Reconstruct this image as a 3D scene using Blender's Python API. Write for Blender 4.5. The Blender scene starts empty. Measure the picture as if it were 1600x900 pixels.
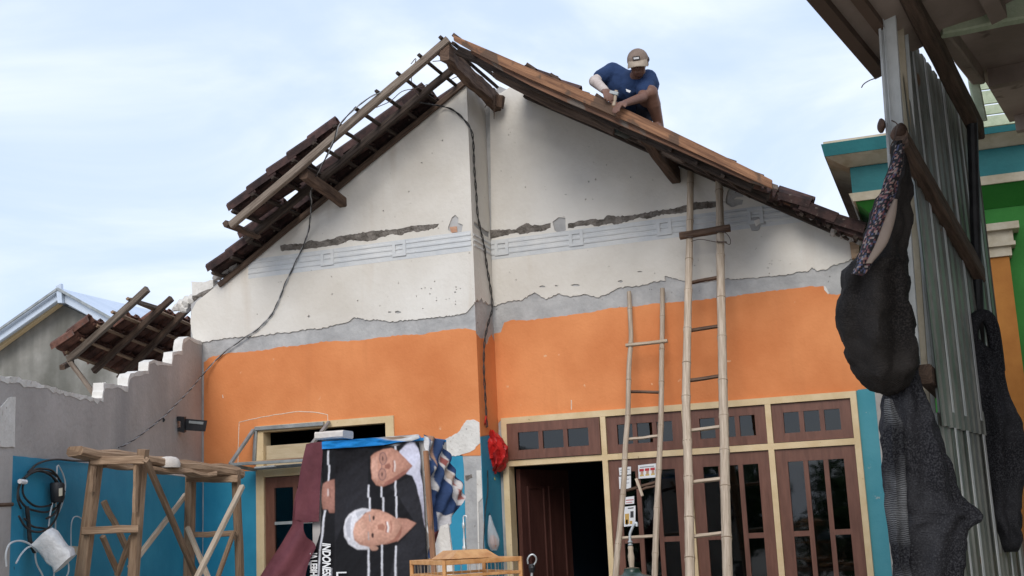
import bpy, bmesh, math, random
from mathutils import Vector, Matrix, noise
from mathutils.geometry import delaunay_2d_cdt
random.seed(7)
SC = bpy.context.scene
COL = SC.collection
# ------------------------------------------------------------------ camera
# camera solved from the vanishing points of the facade: X runs along the facade, Y into it, Z up
F = 1936.87
RM = Matrix(((0.93921216, -0.10680906, -0.32630101),
             (0.34025903, 0.16258165, 0.92617007),
             (-0.0458728, -0.98089705, 0.18904141)))
CAM = Vector((0.0, -9.3, 1.6))
cd = bpy.data.cameras.new('camera')
cd.sensor_width = 36.0
cd.lens = F / 1600 * 36
cd.clip_start = 0.05
cd.clip_end = 3000
cam = bpy.data.objects.new('camera', cd)
COL.objects.link(cam)
r_, u_, f_ = RM.col[0], -RM.col[1], RM.col[2]
cam.matrix_world = Matrix(((r_[0], u_[0], -f_[0], CAM[0]), (r_[1], u_[1], -f_[1], CAM[1]),
                           (r_[2], u_[2], -f_[2], CAM[2]), (0, 0, 0, 1)))
SC.camera = cam
# ------------------------------------------------------------------ light: bright hazy overcast
SUN_EL, SUN_AZ = math.radians(31), math.radians(10)     # azimuth measured from -Y (behind the camera) towards +X
sd = Vector((math.cos(SUN_EL) * math.sin(SUN_AZ), -math.cos(SUN_EL) * math.cos(SUN_AZ), math.sin(SUN_EL)))
sl = bpy.data.lights.new('sun', 'SUN')
sl.energy = 1.5
sl.angle = math.radians(30)
sl.color = (1.0, 0.955, 0.89)
so = bpy.data.objects.new('sun', sl)
so.rotation_euler = sd.to_track_quat('Z', 'Y').to_euler()
so.location = (0, 0, 30)
COL.objects.link(so)
wd = bpy.data.worlds.new('World')
SC.world = wd
wd.use_nodes = True
nt = wd.node_tree
nt.nodes.clear()
N = nt.nodes.new
L = nt.links.new
out = N('ShaderNodeOutputWorld')
bg = N('ShaderNodeBackground')
sky = N('ShaderNodeTexSky')
sky.sky_type = 'NISHITA'
sky.sun_disc = False
sky.sun_elevation = SUN_EL
sky.sun_rotation = math.atan2(sd.x, sd.y)
sky.air_density = 1.0
sky.dust_density = 2.0
sky.ozone_density = 1.2
tc = N('ShaderNodeTexCoord')
sep = N('ShaderNodeSeparateXYZ')
L(tc.outputs['Generated'], sep.inputs[0])
# clouds lie on a flat layer: project the direction on a plane overhead
zz = N('ShaderNodeMath'); zz.operation = 'MAXIMUM'; zz.inputs[1].default_value = 0.0
L(sep.outputs[2], zz.inputs[0])
za = N('ShaderNodeMath'); za.operation = 'ADD'; za.inputs[1].default_value = 0.22
L(zz.outputs[0], za.inputs[0])
dx = N('ShaderNodeMath'); dx.operation = 'DIVIDE'
dy = N('ShaderNodeMath'); dy.operation = 'DIVIDE'
L(sep.outputs[0], dx.inputs[0]); L(za.outputs[0], dx.inputs[1])
L(sep.outputs[1], dy.inputs[0]); L(za.outputs[0], dy.inputs[1])
cb = N('ShaderNodeCombineXYZ')
L(dx.outputs[0], cb.inputs[0]); L(dy.outputs[0], cb.inputs[1])
cn = N('ShaderNodeTexNoise')
cn.inputs['Scale'].default_value = 1.5
cn.inputs['Detail'].default_value = 7
cn.inputs['Roughness'].default_value = 0.52
cn.inputs['Distortion'].default_value = 0.5
L(cb.outputs[0], cn.inputs['Vector'])
cr = N('ShaderNodeValToRGB')
cr.color_ramp.interpolation = 'EASE'
cr.color_ramp.elements[0].position = 0.38
cr.color_ramp.elements[0].color = (0.12, 0.12, 0.12, 1)
cr.color_ramp.elements[1].position = 0.70
cr.color_ramp.elements[1].color = (1, 1, 1, 1)
L(cn.outputs['Fac'], cr.inputs[0])
mixc = N('ShaderNodeMixRGB')
mixc.inputs[2].default_value = (8.6, 9.05, 9.6, 1)       # cloud white on the sky's own scale
L(cr.outputs[0], mixc.inputs[0])
veil = N('ShaderNodeMixRGB')                             # thin high veil over the blue
veil.inputs[0].default_value = 0.8
veil.inputs[2].default_value = (5.5, 6.8, 9.6, 1)
L(sky.outputs[0], veil.inputs[1])
L(veil.outputs[0], mixc.inputs[1])
L(mixc.outputs[0], bg.inputs[0])
bg.inputs[1].default_value = 0.106
L(bg.outputs[0], out.inputs[0])
SC.view_settings.view_transform = 'Standard'
SC.view_settings.look = 'None'
SC.view_settings.exposure = 0.28
SC.view_settings.gamma = 1.0
SC.view_settings.use_curve_mapping = False
SC.cycles.max_bounces = 8
SC.cycles.transparent_max_bounces = 12

# ------------------------------------------------------------------ surveying helpers
def ray(px, py):
    return RM @ Vector((px - 800, py - 450, F))
def PY(px, py, y):                       # the point of the plane Y = y that shows at a pixel
    r = ray(px, py)
    return CAM + r * ((y - CAM.y) / r.y)
def PP(px, py, p0, n):                   # the same on any plane
    r = ray(px, py)
    return CAM + r * ((p0 - CAM).dot(n) / r.dot(n))
def W(px, py, s):                        # the same at a depth s in front of the camera
    return CAM + ray(px, py) * (s / F)
def V(*a):
    return Vector(a)

# ------------------------------------------------------------------ scene helpers
ORG = {}
def thing(name, label, cat, loc=(0, 0, 0), group=None, parent=None):
    o = bpy.data.objects.new(name, None)
    o.empty_display_size = 0.1
    COL.objects.link(o)
    ORG[o] = Vector(loc)
    if parent:
        o.parent = parent
        o.location = Vector(loc) - ORG[parent]
    else:
        o.location = loc
        o['label'] = label
        o['category'] = cat
        if group:
            o['group'] = group
    return o
def tag(o, label, cat, group=None):
    o['label'] = label
    o['category'] = cat
    if group:
        o['group'] = group
    return o
def struct(o):
    o['kind'] = 'structure'
    return o
def mk(name, geo, mat, parent=None, smooth=False, origin=None):
    vs, fs = geo[0], geo[1]
    uv = geo[2] if len(geo) > 2 else None
    vs = [Vector(v) for v in vs]
    if origin is None:
        xs = [v.x for v in vs]; ys = [v.y for v in vs]; zs = [v.z for v in vs]
        origin = Vector(((min(xs) + max(xs)) / 2, (min(ys) + max(ys)) / 2, min(zs)))
    me = bpy.data.meshes.new(name)
    me.from_pydata([v - origin for v in vs], [], fs)
    if uv:
        ul = me.uv_layers.new(name='UVMap')
        for lp in me.loops:
            ul.data[lp.index].uv = uv[lp.vertex_index]
    mats = mat if isinstance(mat, (list, tuple)) else [mat]
    for m in mats:
        me.materials.append(m)
    if len(geo) > 3:
        for p, k in zip(me.polygons, geo[3]):
            p.material_index = k
    bm = bmesh.new(); bm.from_mesh(me)
    bmesh.ops.recalc_face_normals(bm, faces=bm.faces)
    bm.to_mesh(me); bm.free()
    if smooth:
        me.polygons.foreach_set('use_smooth', [True] * len(me.polygons))
        try:
            me.set_sharp_from_angle(angle=math.radians(50 if smooth is True else smooth))
        except Exception:
            pass
    o = bpy.data.objects.new(name, me)
    COL.objects.link(o)
    ORG[o] = origin
    if parent:
        o.parent = parent
        o.location = origin - ORG[parent]
    else:
        o.location = origin
    return o
def cat_geo(*gs):
    vs, fs, uv = [], [], []
    for g in gs:
        b = len(vs)
        vs += list(g[0])
        fs += [tuple(i + b for i in f) for f in g[1]]
        uv += list(g[2]) if len(g) > 2 and g[2] else [(v[0], v[2]) for v in g[0]]
    return vs, fs, uv
def box(x0, x1, y0, y1, z0, z1):
    vs = [V(x, y, z) for z in (z0, z1) for y in (y0, y1) for x in (x0, x1)]
    fs = [(0, 1, 3, 2), (4, 6, 7, 5), (0, 4, 5, 1), (2, 3, 7, 6), (0, 2, 6, 4), (1, 5, 7, 3)]
    return vs, fs, [(v.x + v.y, v.z) for v in vs]
def frame_for(d, up=None):
    d = d.normalized()
    up = Vector(up) if up is not None else Vector((0, 0, 1))
    if abs(d.dot(up.normalized())) > 0.97:
        up = Vector((0, 1, 0)) if abs(d.y) < 0.9 else Vector((1, 0, 0))
    s = d.cross(up).normalized()
    return s, s.cross(d).normalized()
def beam(p, q, w, h, up=None, seg=5, jit=0.0, bev=0.12):
    """a sawn timber: w across, h along up; chamfered edges, slightly uneven"""
    p, q = Vector(p), Vector(q)
    d = q - p
    s, u = frame_for(d, up)
    c = min(w, h) * bev
    a, b = w / 2, h / 2
    prof = [(-a + c, -b), (a - c, -b), (a, -b + c), (a, b - c), (a - c, b), (-a + c, b), (-a, b - c), (-a, -b + c)]
    per = [0]
    for i in range(8):
        x0, y0 = prof[i]; x1, y1 = prof[(i + 1) % 8]
        per.append(per[-1] + math.hypot(x1 - x0, y1 - y0))
    vs, uv, fs = [], [], []
    ln = d.length
    off = random.random() * 40
    for i in range(seg + 1):
        t = i / seg
        m = p + d * t
        jx = (random.random() - .5) * jit; jy = (random.random() - .5) * jit
        for k, (x, y) in enumerate(prof):
            vs.append(m + s * (x + jx + (random.random() - .5) * jit * .5) + u * (y + jy + (random.random() - .5) * jit * .5))
            uv.append((t * ln + off, per[k] + off))
    for i in range(seg):
        for k in range(8):
            k2 = (k + 1) % 8
            fs.append((i * 8 + k, i * 8 + k2, i * 8 + 8 + k2, i * 8 + 8 + k))
    fs.append(tuple(range(7, -1, -1)))
    fs.append(tuple(seg * 8 + k for k in range(8)))
    return vs, fs, uv
def tube(pts, r, n=8, cap=True):
    pts = [Vector(p) for p in pts]
    rs = r if isinstance(r, (list, tuple)) else [r] * len(pts)
    vs, uv, fs = [], [], []
    s = None
    ln = random.random() * 30
    for i, p in enumerate(pts):
        d = (pts[min(i + 1, len(pts) - 1)] - pts[max(i - 1, 0)])
        if d.length < 1e-9:
            d = Vector((0, 0, 1))
        d.normalize()
        if s is None:
            s, _ = frame_for(d)
        s = (s - d * s.dot(d))
        if s.length < 1e-6:
            s, _ = frame_for(d)
        s.normalize()
        u = s.cross(d)
        if i:
            ln += (p - pts[i - 1]).length
        for k in range(n):
            a = 2 * math.pi * k / n
            vs.append(p + (s * math.cos(a) + u * math.sin(a)) * rs[i])
            uv.append((ln, k / n * 6.28 * max(rs)))
    m = len(pts)
    for i in range(m - 1):
        for k in range(n):
            k2 = (k + 1) % n
            fs.append((i * n + k, i * n + k2, i * n + n + k2, i * n + n + k))
    if cap:
        fs.append(tuple(range(n - 1, -1, -1)))
        fs.append(tuple((m - 1) * n + k for k in range(n)))
    return vs, fs, uv
def smoothline(pts, n=6):
    """Catmull-Rom through 3-D points"""
    pts = [Vector(p) for p in pts]
    P = [pts[0] * 2 - pts[1]] + pts + [pts[-1] * 2 - pts[-2]]
    o = []
    for i in range(1, len(P) - 2):
        a, b, c, d = P[i - 1], P[i], P[i + 1], P[i + 2]
        for k in range(n):
            t = k / n
            o.append(.5 * ((2 * b) + (c - a) * t + (2 * a - 5 * b + 4 * c - d) * t * t + (3 * b - a - 3 * c + d) * t ** 3))
    o.append(pts[-1])
    return o
def sheet(outer, thick, n, holes=()):
    """a flat plate with any outline and holes; its back lies on the traced outline, its face stands thick proud along n"""
    n = Vector(n).normalized()
    loops = [[Vector(p) for p in outer]] + [[Vector(p) for p in h] for h in holes]
    a, b = frame_for(n, (0, 0, 1))
    flat = [[Vector((p.dot(a), p.dot(b))) for p in lp] for lp in loops]
    h0 = loops[0][0].dot(n)
    pts, edges = [], []
    for lp in flat:
        o = len(pts); k = len(lp)
        pts += lp
        edges += [(o + i, o + (i + 1) % k) for i in range(k)]
    v2, _, tris, *_r = delaunay_2d_cdt(pts, edges, [], 0, 1e-6)
    def inp(p, poly):
        c = False; j = len(poly) - 1
        for i in range(len(poly)):
            if (poly[i].y > p.y) != (poly[j].y > p.y) and p.x < (poly[j].x - poly[i].x) * (p.y - poly[i].y) / (poly[j].y - poly[i].y) + poly[i].x: c = not c
            j = i
        return c
    keep = []
    for t in tris:
        g = sum((v2[i] for i in t), Vector((0, 0))) / len(t)
        if inp(g, flat[0]) and not any(inp(g, h) for h in flat[1:]): keep.append(tuple(t))
    base = [a * p.x + b * p.y + n * h0 for p in v2]
    m = len(base)
    vs = [p + n * thick for p in base] + base
    fs = keep + [tuple(i + m for i in reversed(t)) for t in keep]
    cnt = {}
    for t in keep:
        for i in range(len(t)):
            e = (t[i], t[(i + 1) % len(t)])
            cnt[tuple(sorted(e))] = cnt.get(tuple(sorted(e)), []) + [e]
    for k, es in cnt.items():
        if len(es) == 1:
            x, y = es[0]
            fs.append((x, y, m + y, m + x))
    return vs, fs, [(v.dot(a), v.dot(b)) for v in vs]
def ragged(pts, amp=1.0, step=4.0, closed=False):
    """subdivide a pixel polyline and roughen it"""
    o = []
    n = len(pts)
    for i in range(n if closed else n - 1):
        (x0, y0), (x1, y1) = pts[i], pts[(i + 1) % n]
        k = max(1, int(math.hypot(x1 - x0, y1 - y0) / step))
        for j in range(k):
            t = j / k
            a = 0 if j == 0 else amp
            o.append((x0 + (x1 - x0) * t + random.uniform(-a, a) * .5, y0 + (y1 - y0) * t + random.uniform(-a, a)))
    if not closed:
        o.append(pts[-1])
    return o
def loft(rows, n=20, fold=0.0, ff=5, seed=0, cap=True, rough=0.0):
    """rows: (pxL, pxR, py, depth, thickness); closed rings of an irregular soft body"""
    vs, fs, uv = [], [], []
    for i, (xl, xr, y, s, t) in enumerate(rows):
        c = W((xl + xr) / 2, y, s)
        a = (W(xr, y, s) - W(xl, y, s)) / 2
        dep = RM.col[2].copy(); dep.z = 0; dep.normalize()
        for k in range(n):
            th = 2 * math.pi * k / n
            g = 1 + fold * math.sin(ff * th + seed + i * .13) + fold * .7 * noise.noise(Vector((math.cos(th) * 2 + seed, math.sin(th) * 2, i * .25)))
            # keep the silhouette, fold the faces
            gx = 1 + (g - 1) * .35
            q_ = c + a * (math.cos(th) * gx) + dep * (t * math.sin(th) * g)
            if rough: q_ = q_ + noise.noise_vector(q_ * 14) * rough + noise.noise_vector(q_ * 45) * rough * .4
            vs.append(q_)
            uv.append((k / n * a.length * 6, y * s / F))
    m = len(rows)
    for i in range(m - 1):
        for k in range(n):
            k2 = (k + 1) % n
            fs.append((i * n + k, i * n + k2, i * n + n + k2, i * n + n + k))
    if cap:
        fs.append(tuple(range(n - 1, -1, -1)))
        fs.append(tuple((m - 1) * n + k for k in range(n)))
    return vs, fs, uv
def resample(rows, k=4):
    """smooth interpolation of loft rows"""
    P = [Vector(r) if len(r) == 3 else r for r in rows]
    o = []
    n = len(rows)
    for i in range(n - 1):
        p0 = rows[max(i - 1, 0)]; p1 = rows[i]; p2 = rows[i + 1]; p3 = rows[min(i + 2, n - 1)]
        for j in range(k):
            t = j / k
            o.append(tuple(.5 * ((2 * b) + (c - a) * t + (2 * a - 5 * b + 4 * c - d) * t * t + (3 * b - a - 3 * c + d) * t ** 3)
                           for a, b, c, d in zip(p0, p1, p2, p3)))
    o.append(rows[-1])
    return o
def board(top, bot, y0, y1):
    """a plank seen from its face: traced upper and lower edges on the plane Y=y0, back at y1"""
    n = len(top)
    vs, fs, uv = [], [], []
    off = random.random() * 20
    for i in range(n):
        a, b = PY(*top[i], y0), PY(*bot[i], y0)
        c, d = a.copy(), b.copy()
        c.y = d.y = y1
        vs += [a, b, d, c]
        h = (a - b).length
        uv += [(a.x * 1.15 + off, off), (a.x * 1.15 + off, off + h), (a.x * 1.15 + off, off + h + abs(y1 - y0)), (a.x * 1.15 + off, off - abs(y1 - y0))]
    for i in range(n - 1):
        for k in range(4):
            k2 = (k + 1) % 4
            fs.append((i * 4 + k, i * 4 + k2, i * 4 + 4 + k2, i * 4 + 4 + k))
    fs.append((3, 2, 1, 0))
    m = (n - 1) * 4
    fs.append((m, m + 1, m + 2, m + 3))
    return vs, fs, uv
def lathe(axis0, prof, n=14, up=(0, 0, 1)):
    """profile of (radius, height) turned round a vertical axis standing at axis0"""
    vs, fs, uv = [], [], []
    for r, h in prof:
        for k in range(n):
            a = 2 * math.pi * k / n
            vs.append(Vector(axis0) + V(math.cos(a) * r, math.sin(a) * r, h))
            uv.append((h, k / n * .3))
    m = len(prof)
    for i in range(m - 1):
        for k in range(n):
            k2 = (k + 1) % n
            fs.append((i * n + k, i * n + k2, i * n + n + k2, i * n + n + k))
    fs.append(tuple(range(n - 1, -1, -1)))
    fs.append(tuple((m - 1) * n + k for k in range(n)))
    return vs, fs, uv
def ground_end(p, q, z=0.0):
    """carry the line p->q on until it meets the ground"""
    d = q - p
    return p + d * ((z - p.z) / d.z)

# ------------------------------------------------------------------ materials
def nodes(name):
    m = bpy.data.materials.new(name)
    m.use_nodes = True
    t = m.node_tree
    b = t.nodes['Principled BSDF']
    return m, t, b
def mat(name, c1, c2, scale=3.0, rough=0.8, bump=0.25, bscale=40.0, speck=None, sscale=60.0, slim=0.66, streak=None, stscale=5.0,
        metal=0.0, coord='pos', stretch=(1, 1, 1), detail=6, lo=0.35, hi=0.65, rnd=0.0, bdist=0.01, spec=0.3, stlim=0.56):
    m, t, b = nodes(name)
    N = t.nodes.new; L = t.links.new
    if coord == 'pos':
        g = N('ShaderNodeNewGeometry'); src = g.outputs['Position']
    elif coord == 'uv':
        g = N('ShaderNodeTexCoord'); src = g.outputs['UV']
    else:
        g = N('ShaderNodeTexCoord'); src = g.outputs['Object']
    mp = N('ShaderNodeMapping')
    mp.inputs['Scale'].default_value = stretch
    L(src, mp.inputs['Vector'])
    if rnd:
        oi = N('ShaderNodeObjectInfo')
        cm = N('ShaderNodeCombineXYZ')
        ml = N('ShaderNodeMath'); ml.operation = 'MULTIPLY'; ml.inputs[1].default_value = 37.0
        L(oi.outputs['Random'], ml.inputs[0]); L(ml.outputs[0], cm.inputs[0]); L(ml.outputs[0], cm.inputs[1])
        L(cm.outputs[0], mp.inputs['Location'])
    no = N('ShaderNodeTexNoise')
    no.inputs['Scale'].default_value = scale
    no.inputs['Detail'].default_value = detail
    no.inputs['Roughness'].default_value = 0.62
    L(mp.outputs[0], no.inputs['Vector'])
    rp = N('ShaderNodeValToRGB')
    rp.color_ramp.elements[0].position = lo; rp.color_ramp.elements[0].color = (*c1, 1)
    rp.color_ramp.elements[1].position = hi; rp.color_ramp.elements[1].color = (*c2, 1)
    L(no.outputs['Fac'], rp.inputs[0])
    col = rp.outputs[0]
    if streak:                                            # rain streaks run down
        m2 = N('ShaderNodeMapping'); m2.inputs['Scale'].default_value = (1, 1, 0.09)
        L(src, m2.inputs['Vector'])
        n2 = N('ShaderNodeTexNoise'); n2.inputs['Scale'].default_value = stscale; n2.inputs['Detail'].default_value = 5
        L(m2.outputs[0], n2.inputs['Vector'])
        r2 = N('ShaderNodeValToRGB')
        r2.color_ramp.elements[0].position = stlim; r2.color_ramp.elements[0].color = (0, 0, 0, 1)
        r2.color_ramp.elements[1].position = stlim + .2; r2.color_ramp.elements[1].color = (.75, .75, .75, 1)
        L(n2.outputs['Fac'], r2.inputs[0])
        mx = N('ShaderNodeMixRGB'); mx.inputs[2].default_value = (*streak, 1)
        L(r2.outputs[0], mx.inputs[0]); L(col, mx.inputs[1]); col = mx.outputs[0]
    if speck:
        n3 = N('ShaderNodeTexNoise'); n3.inputs['Scale'].default_value = sscale; n3.inputs['Detail'].default_value = 3
        L(src, n3.inputs['Vector'])
        r3 = N('ShaderNodeValToRGB')
        r3.color_ramp.elements[0].position = slim; r3.color_ramp.elements[0].color = (0, 0, 0, 1)
        r3.color_ramp.elements[1].position = slim + .05; r3.color_ramp.elements[1].color = (.85, .85, .85, 1)
        L(n3.outputs['Fac'], r3.inputs[0])
        mx = N('ShaderNodeMixRGB'); mx.inputs[2].default_value = (*speck, 1)
        L(r3.outputs[0], mx.inputs[0]); L(col, mx.inputs[1]); col = mx.outputs[0]
    if rnd:
        hv = N('ShaderNodeHueSaturation')
        mr = N('ShaderNodeMapRange'); mr.inputs['To Min'].default_value = 1 - rnd; mr.inputs['To Max'].default_value = 1 + rnd
        L(oi.outputs['Random'], mr.inputs['Value']); L(mr.outputs[0], hv.inputs['Value']); L(col, hv.inputs['Color']); col = hv.outputs[0]
    L(col, b.inputs['Base Color'])
    b.inputs['Roughness'].default_value = rough
    b.inputs['Metallic'].default_value = metal
    b.inputs['Specular IOR Level'].default_value = spec
    if bump:
        n4 = N('ShaderNodeTexNoise'); n4.inputs['Scale'].default_value = bscale; n4.inputs['Detail'].default_value = 5
        L(mp.outputs[0], n4.inputs['Vector'])
        bp = N('ShaderNodeBump'); bp.inputs['Strength'].default_value = bump; bp.inputs['Distance'].default_value = bdist
        L(n4.outputs['Fac'], bp.inputs['Height']); L(bp.outputs[0], b.inputs['Normal'])
    return m
M = {}
M['white'] = mat('white_plaster', (.60, .555, .485), (.73, .695, .635), .9, .85, .35, 30, speck=(.30, .26, .21), sscale=20, slim=.72, streak=(.53, .44, .34), stscale=3.2, stlim=.57)
M['moulding'] = mat('washed_blue_grey_plaster', (.51, .53, .545), (.65, .645, .625), 3, .85, .3, 40, speck=(.3, .28, .26), sscale=25, slim=.75)
M['cement'] = mat('bare_cement', (.33, .325, .32), (.49, .48, .465), 4.5, .92, .6, 35, speck=(.2, .19, .18), sscale=30, slim=.7)
M['cement_dark'] = mat('broken_mortar', (.11, .095, .08), (.27, .24, .21), 14, .95, 1.0, 50, bdist=.03)
M['orange'] = mat('orange_paint', (.60, .195, .062), (.75, .285, .105), 1.1, .75, .25, 45, speck=(.74, .46, .27), sscale=13, slim=.73, streak=(.56, .19, .065), stscale=4, stlim=.6)
M['teal'] = mat('teal_blue_paint', (.022, .23, .37), (.038, .29, .44), 2.5, .6, .15, 40, speck=(.2, .35, .42), sscale=14, slim=.77)
M['teal_light'] = mat('worn_teal_paint', (.05, .25, .31), (.08, .30, .36), 3, .65, .2, 40, speck=(.3, .36, .36), sscale=18, slim=.72)
M['grey_wall'] = mat('grey_render', (.37, .34, .315), (.48, .445, .415), 1.6, .9, .5, 28, speck=(.27, .25, .24), sscale=18, slim=.72, streak=(.30, .29, .28), stscale=3)
M['raw_white'] = mat('chipped_white_render', (.60, .57, .52), (.74, .71, .66), 7, .9, .6, 40, speck=(.34, .30, .26), sscale=40, slim=.66)
M['brick'] = mat('pale_red_brick', (.42, .21, .13), (.55, .33, .22), 9, .9, .7, 50)
M['cream'] = mat('cream_frame_paint', (.60, .45, .25), (.70, .55, .34), 5, .6, .2, 40, speck=(.35, .24, .13), sscale=30, slim=.72)
M['varnish'] = mat('brown_varnished_wood', (.115, .045, .028), (.175, .074, .048), 3, .42, .2, 6, coord='pos', stretch=(9, 9, 1.2), spec=.45)
M['doorwood'] = mat('dark_red_brown_door', (.055, .022, .018), (.085, .034, .027), 4, .45, .2, 8, stretch=(9, 9, 1.2))
M['oldwood'] = mat('weathered_grey_timber', (.12, .090, .068), (.24, .195, .155), 2.0, .88, .8, 5, coord='uv', stretch=(2.2, 26, 1), rnd=.18)
M['darkwood'] = mat('old_dark_timber', (.055, .036, .026), (.13, .085, .060), 2.0, .88, .8, 5, coord='uv', stretch=(2.2, 26, 1), rnd=.18)
M['deepwood'] = mat('very_dark_timber', (.022, .016, .013), (.07, .05, .038), 2.0, .9, .8, 5, coord='uv', stretch=(2.2, 26, 1), rnd=.2)  # darkest timber tone, for rafters and battens
M['redwood'] = mat('dull_red_brown_plank', (.075, .042, .030), (.22, .115, .070), 1.6, .85, .6, 5, coord='uv', stretch=(1.6, 22, 1), rnd=.12, speck=(.15, .13, .11), sscale=4, slim=.58)
M['ridgewood'] = mat('stained_brown_beam', (.055, .032, .022), (.165, .105, .072), 2.0, .88, .8, 5, coord='uv', stretch=(2.2, 14, 1), rnd=.1)
M['newwood'] = mat('fresh_red_brown_plank', (.13, .062, .036), (.36, .185, .098), 1.6, .8, .6, 5, coord='uv', stretch=(1.6, 22, 1), rnd=.12, speck=(.10, .065, .045), sscale=5, slim=.56)
M['scafwood'] = mat('rough_scaffold_wood', (.20, .125, .075), (.38, .26, .17), 1.8, .85, .8, 5, coord='uv', stretch=(2.0, 24, 1), rnd=.2)
M['paleWood'] = mat('pale_stick_wood', (.36, .28, .20), (.52, .43, .33), 1.8, .85, .5, 5, coord='uv', stretch=(2.0, 24, 1), rnd=.1)
M['cagewood'] = mat('amber_cage_wood', (.44, .20, .07), (.62, .34, .14), 3, .5, .3, 10, coord='pos', stretch=(6, 6, 6))
M['bamboo'] = mat('dry_bamboo', (.34, .26, .185), (.58, .48, .375), 2.2, .65, .4, 6, coord='uv', stretch=(2.0, 30, 1), rnd=.12, speck=(.16, .11, .07), sscale=18, slim=.70)
M['bamboo_node'] = mat('bamboo_node_ring', (.20, .14, .09), (.33, .25, .18), 8, .8, .4, 30)
M['tile'] = mat('dark_weathered_clay_tile', (.022, .014, .013), (.075, .040, .034), 9, .85, .6, 45, coord='obj', rnd=.35, speck=(.17, .14, .11), sscale=30, slim=.66)
M['tile_red'] = mat('red_clay_tile', (.06, .028, .021), (.155, .072, .050), 9, .88, .6, 45, coord='obj', rnd=.35, speck=(.09, .06, .05), sscale=22, slim=.6)
M['steel'] = mat('galvanised_steel', (.42, .44, .44), (.55, .57, .57), 12, .45, .1, 60, metal=.6, spec=.5)
M['steel_dull'] = mat('dull_galvanised_angle', (.25, .27, .27), (.38, .40, .40), 9, .55, .15, 60, metal=.5)
M['post'] = mat('pale_steel_channel', (.48, .50, .49), (.62, .64, .63), 5, .5, .1, 60, metal=.35, speck=(.35, .33, .3), sscale=35, slim=.7)
M['zinc'] = mat('corrugated_zinc_sheet', (.13, .14, .125), (.25, .26, .24), 3, .42, .15, 30, metal=.25, streak=(.36, .37, .35), stscale=14, speck=(.17, .10, .06), sscale=7, slim=.70)  # base colour kept dark for the shade of overhang and net
M['black'] = mat('black_steel', (.012, .012, .014), (.03, .03, .033), 9, .5, .2, 60, spec=.4)
M['cable'] = mat('black_cable', (.014, .013, .013), (.05, .047, .045), 20, .55, 0)
M['greycable'] = mat('grey_cable', (.22, .22, .22), (.36, .36, .36), 20, .6, 0)
M['wire'] = mat('rusty_wire', (.06, .04, .03), (.14, .10, .08), 20, .7, 0)
M['whitecable'] = mat('white_cable', (.52, .55, .56), (.66, .68, .68), 9, .5, 0)
M['whiteplastic'] = mat('white_plastic_wrap', (.55, .55, .55), (.78, .78, .77), 7, .35, .7, 18, spec=.5, bdist=.02)
M['ivory'] = mat('ivory_plastic', (.55, .50, .38), (.64, .59, .47), 9, .5, .1, 40)
M['foam'] = mat('white_foam_block', (.52, .47, .42), (.64, .59, .53), 12, .9, .4, 60)
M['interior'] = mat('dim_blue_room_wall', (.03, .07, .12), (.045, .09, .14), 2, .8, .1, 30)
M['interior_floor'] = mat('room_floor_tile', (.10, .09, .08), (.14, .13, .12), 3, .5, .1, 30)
M['ply'] = mat('cream_plywood_panel', (.44, .35, .22), (.52, .43, .29), 3, .7, .2, 20, stretch=(2, 2, 10))
M['ground'] = mat('dusty_yard_soil', (.36, .32, .275), (.48, .44, .385), .8, .95, .6, 12, speck=(.13, .11, .09), sscale=9, slim=.64)
M['concrete_old'] = mat('mouldy_concrete', (.15, .145, .125), (.38, .37, .34), .8, .92, .4, 10, streak=(.10, .10, .085), stscale=1.3, stlim=.44)
M['bluemetal'] = mat('pale_blue_roof_sheet', (.50, .57, .66), (.60, .67, .76), 2, .4, .05, 30, metal=.2, spec=.5)
M['chalk'] = mat('chalk', (.62, .55, .45), (.8, .72, .6), 60, .95, 0)
M['skin'] = mat('brown_skin', (.145, .072, .05), (.19, .098, .068), 9, .5, .1, 60, spec=.35)
M['sleeve'] = mat('pale_arm_sleeve', (.40, .33, .29), (.56, .48, .43), 16, .85, .4, 40)
M['shirt'] = mat('navy_blue_tshirt', (.010, .026, .075), (.020, .045, .12), 5, .85, .5, 22, bdist=.02)
M['shorts'] = mat('dark_blue_shorts', (.010, .014, .03), (.02, .028, .055), 5, .85, .4, 22)
M['cap'] = mat('brown_cap_cloth', (.16, .115, .09), (.24, .18, .145), 12, .85, .3, 60)
M['capbrim'] = mat('tan_cap_brim', (.30, .24, .18), (.38, .31, .24), 12, .85, .3, 60)
M['hair'] = mat('black_hair', (.01, .009, .008), (.02, .018, .016), 30, .6, .2, 80)
M['shoe'] = mat('dark_green_boot', (.02, .028, .026), (.045, .06, .055), 9, .6, .2, 40)
M['patch_white'] = mat('white_print', (.72, .72, .72), (.8, .8, .8), 9, .7, 0)
M['patch_black'] = mat('black_print', (.02, .02, .02), (.03, .03, .03), 9, .7, 0)
M['maroon'] = mat('maroon_cloth', (.14, .038, .048), (.215, .065, .078), 5, .75, .4, 30, bdist=.02)
M['bluefilm'] = mat('bright_blue_plastic_film', (.01, .17, .47), (.03, .28, .62), 6, .35, .6, 12, spec=.5, bdist=.03)
M['cabinet'] = mat('grey_white_cabinet', (.42, .40, .38), (.54, .52, .49), 4, .5, .1, 30)
M['redbag'] = mat('red_plastic_bag', (.40, .012, .012), (.60, .03, .025), 9, .45, .8, 14, spec=.5, bdist=.03)
M['yellowgreen'] = mat('yellow_green_leaf', (.20, .22, .03), (.34, .33, .06), 20, .6, 0)
M['redbrown'] = mat('red_brown_fruit', (.26, .09, .05), (.42, .20, .12), 20, .5, .2, 30)
M['green'] = mat('shaded_green_wall_paint', (.014, .125, .014), (.026, .17, .024), 2, .7, .2, 30)  # green darkened to carry the canopy shade on this wall
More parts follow.
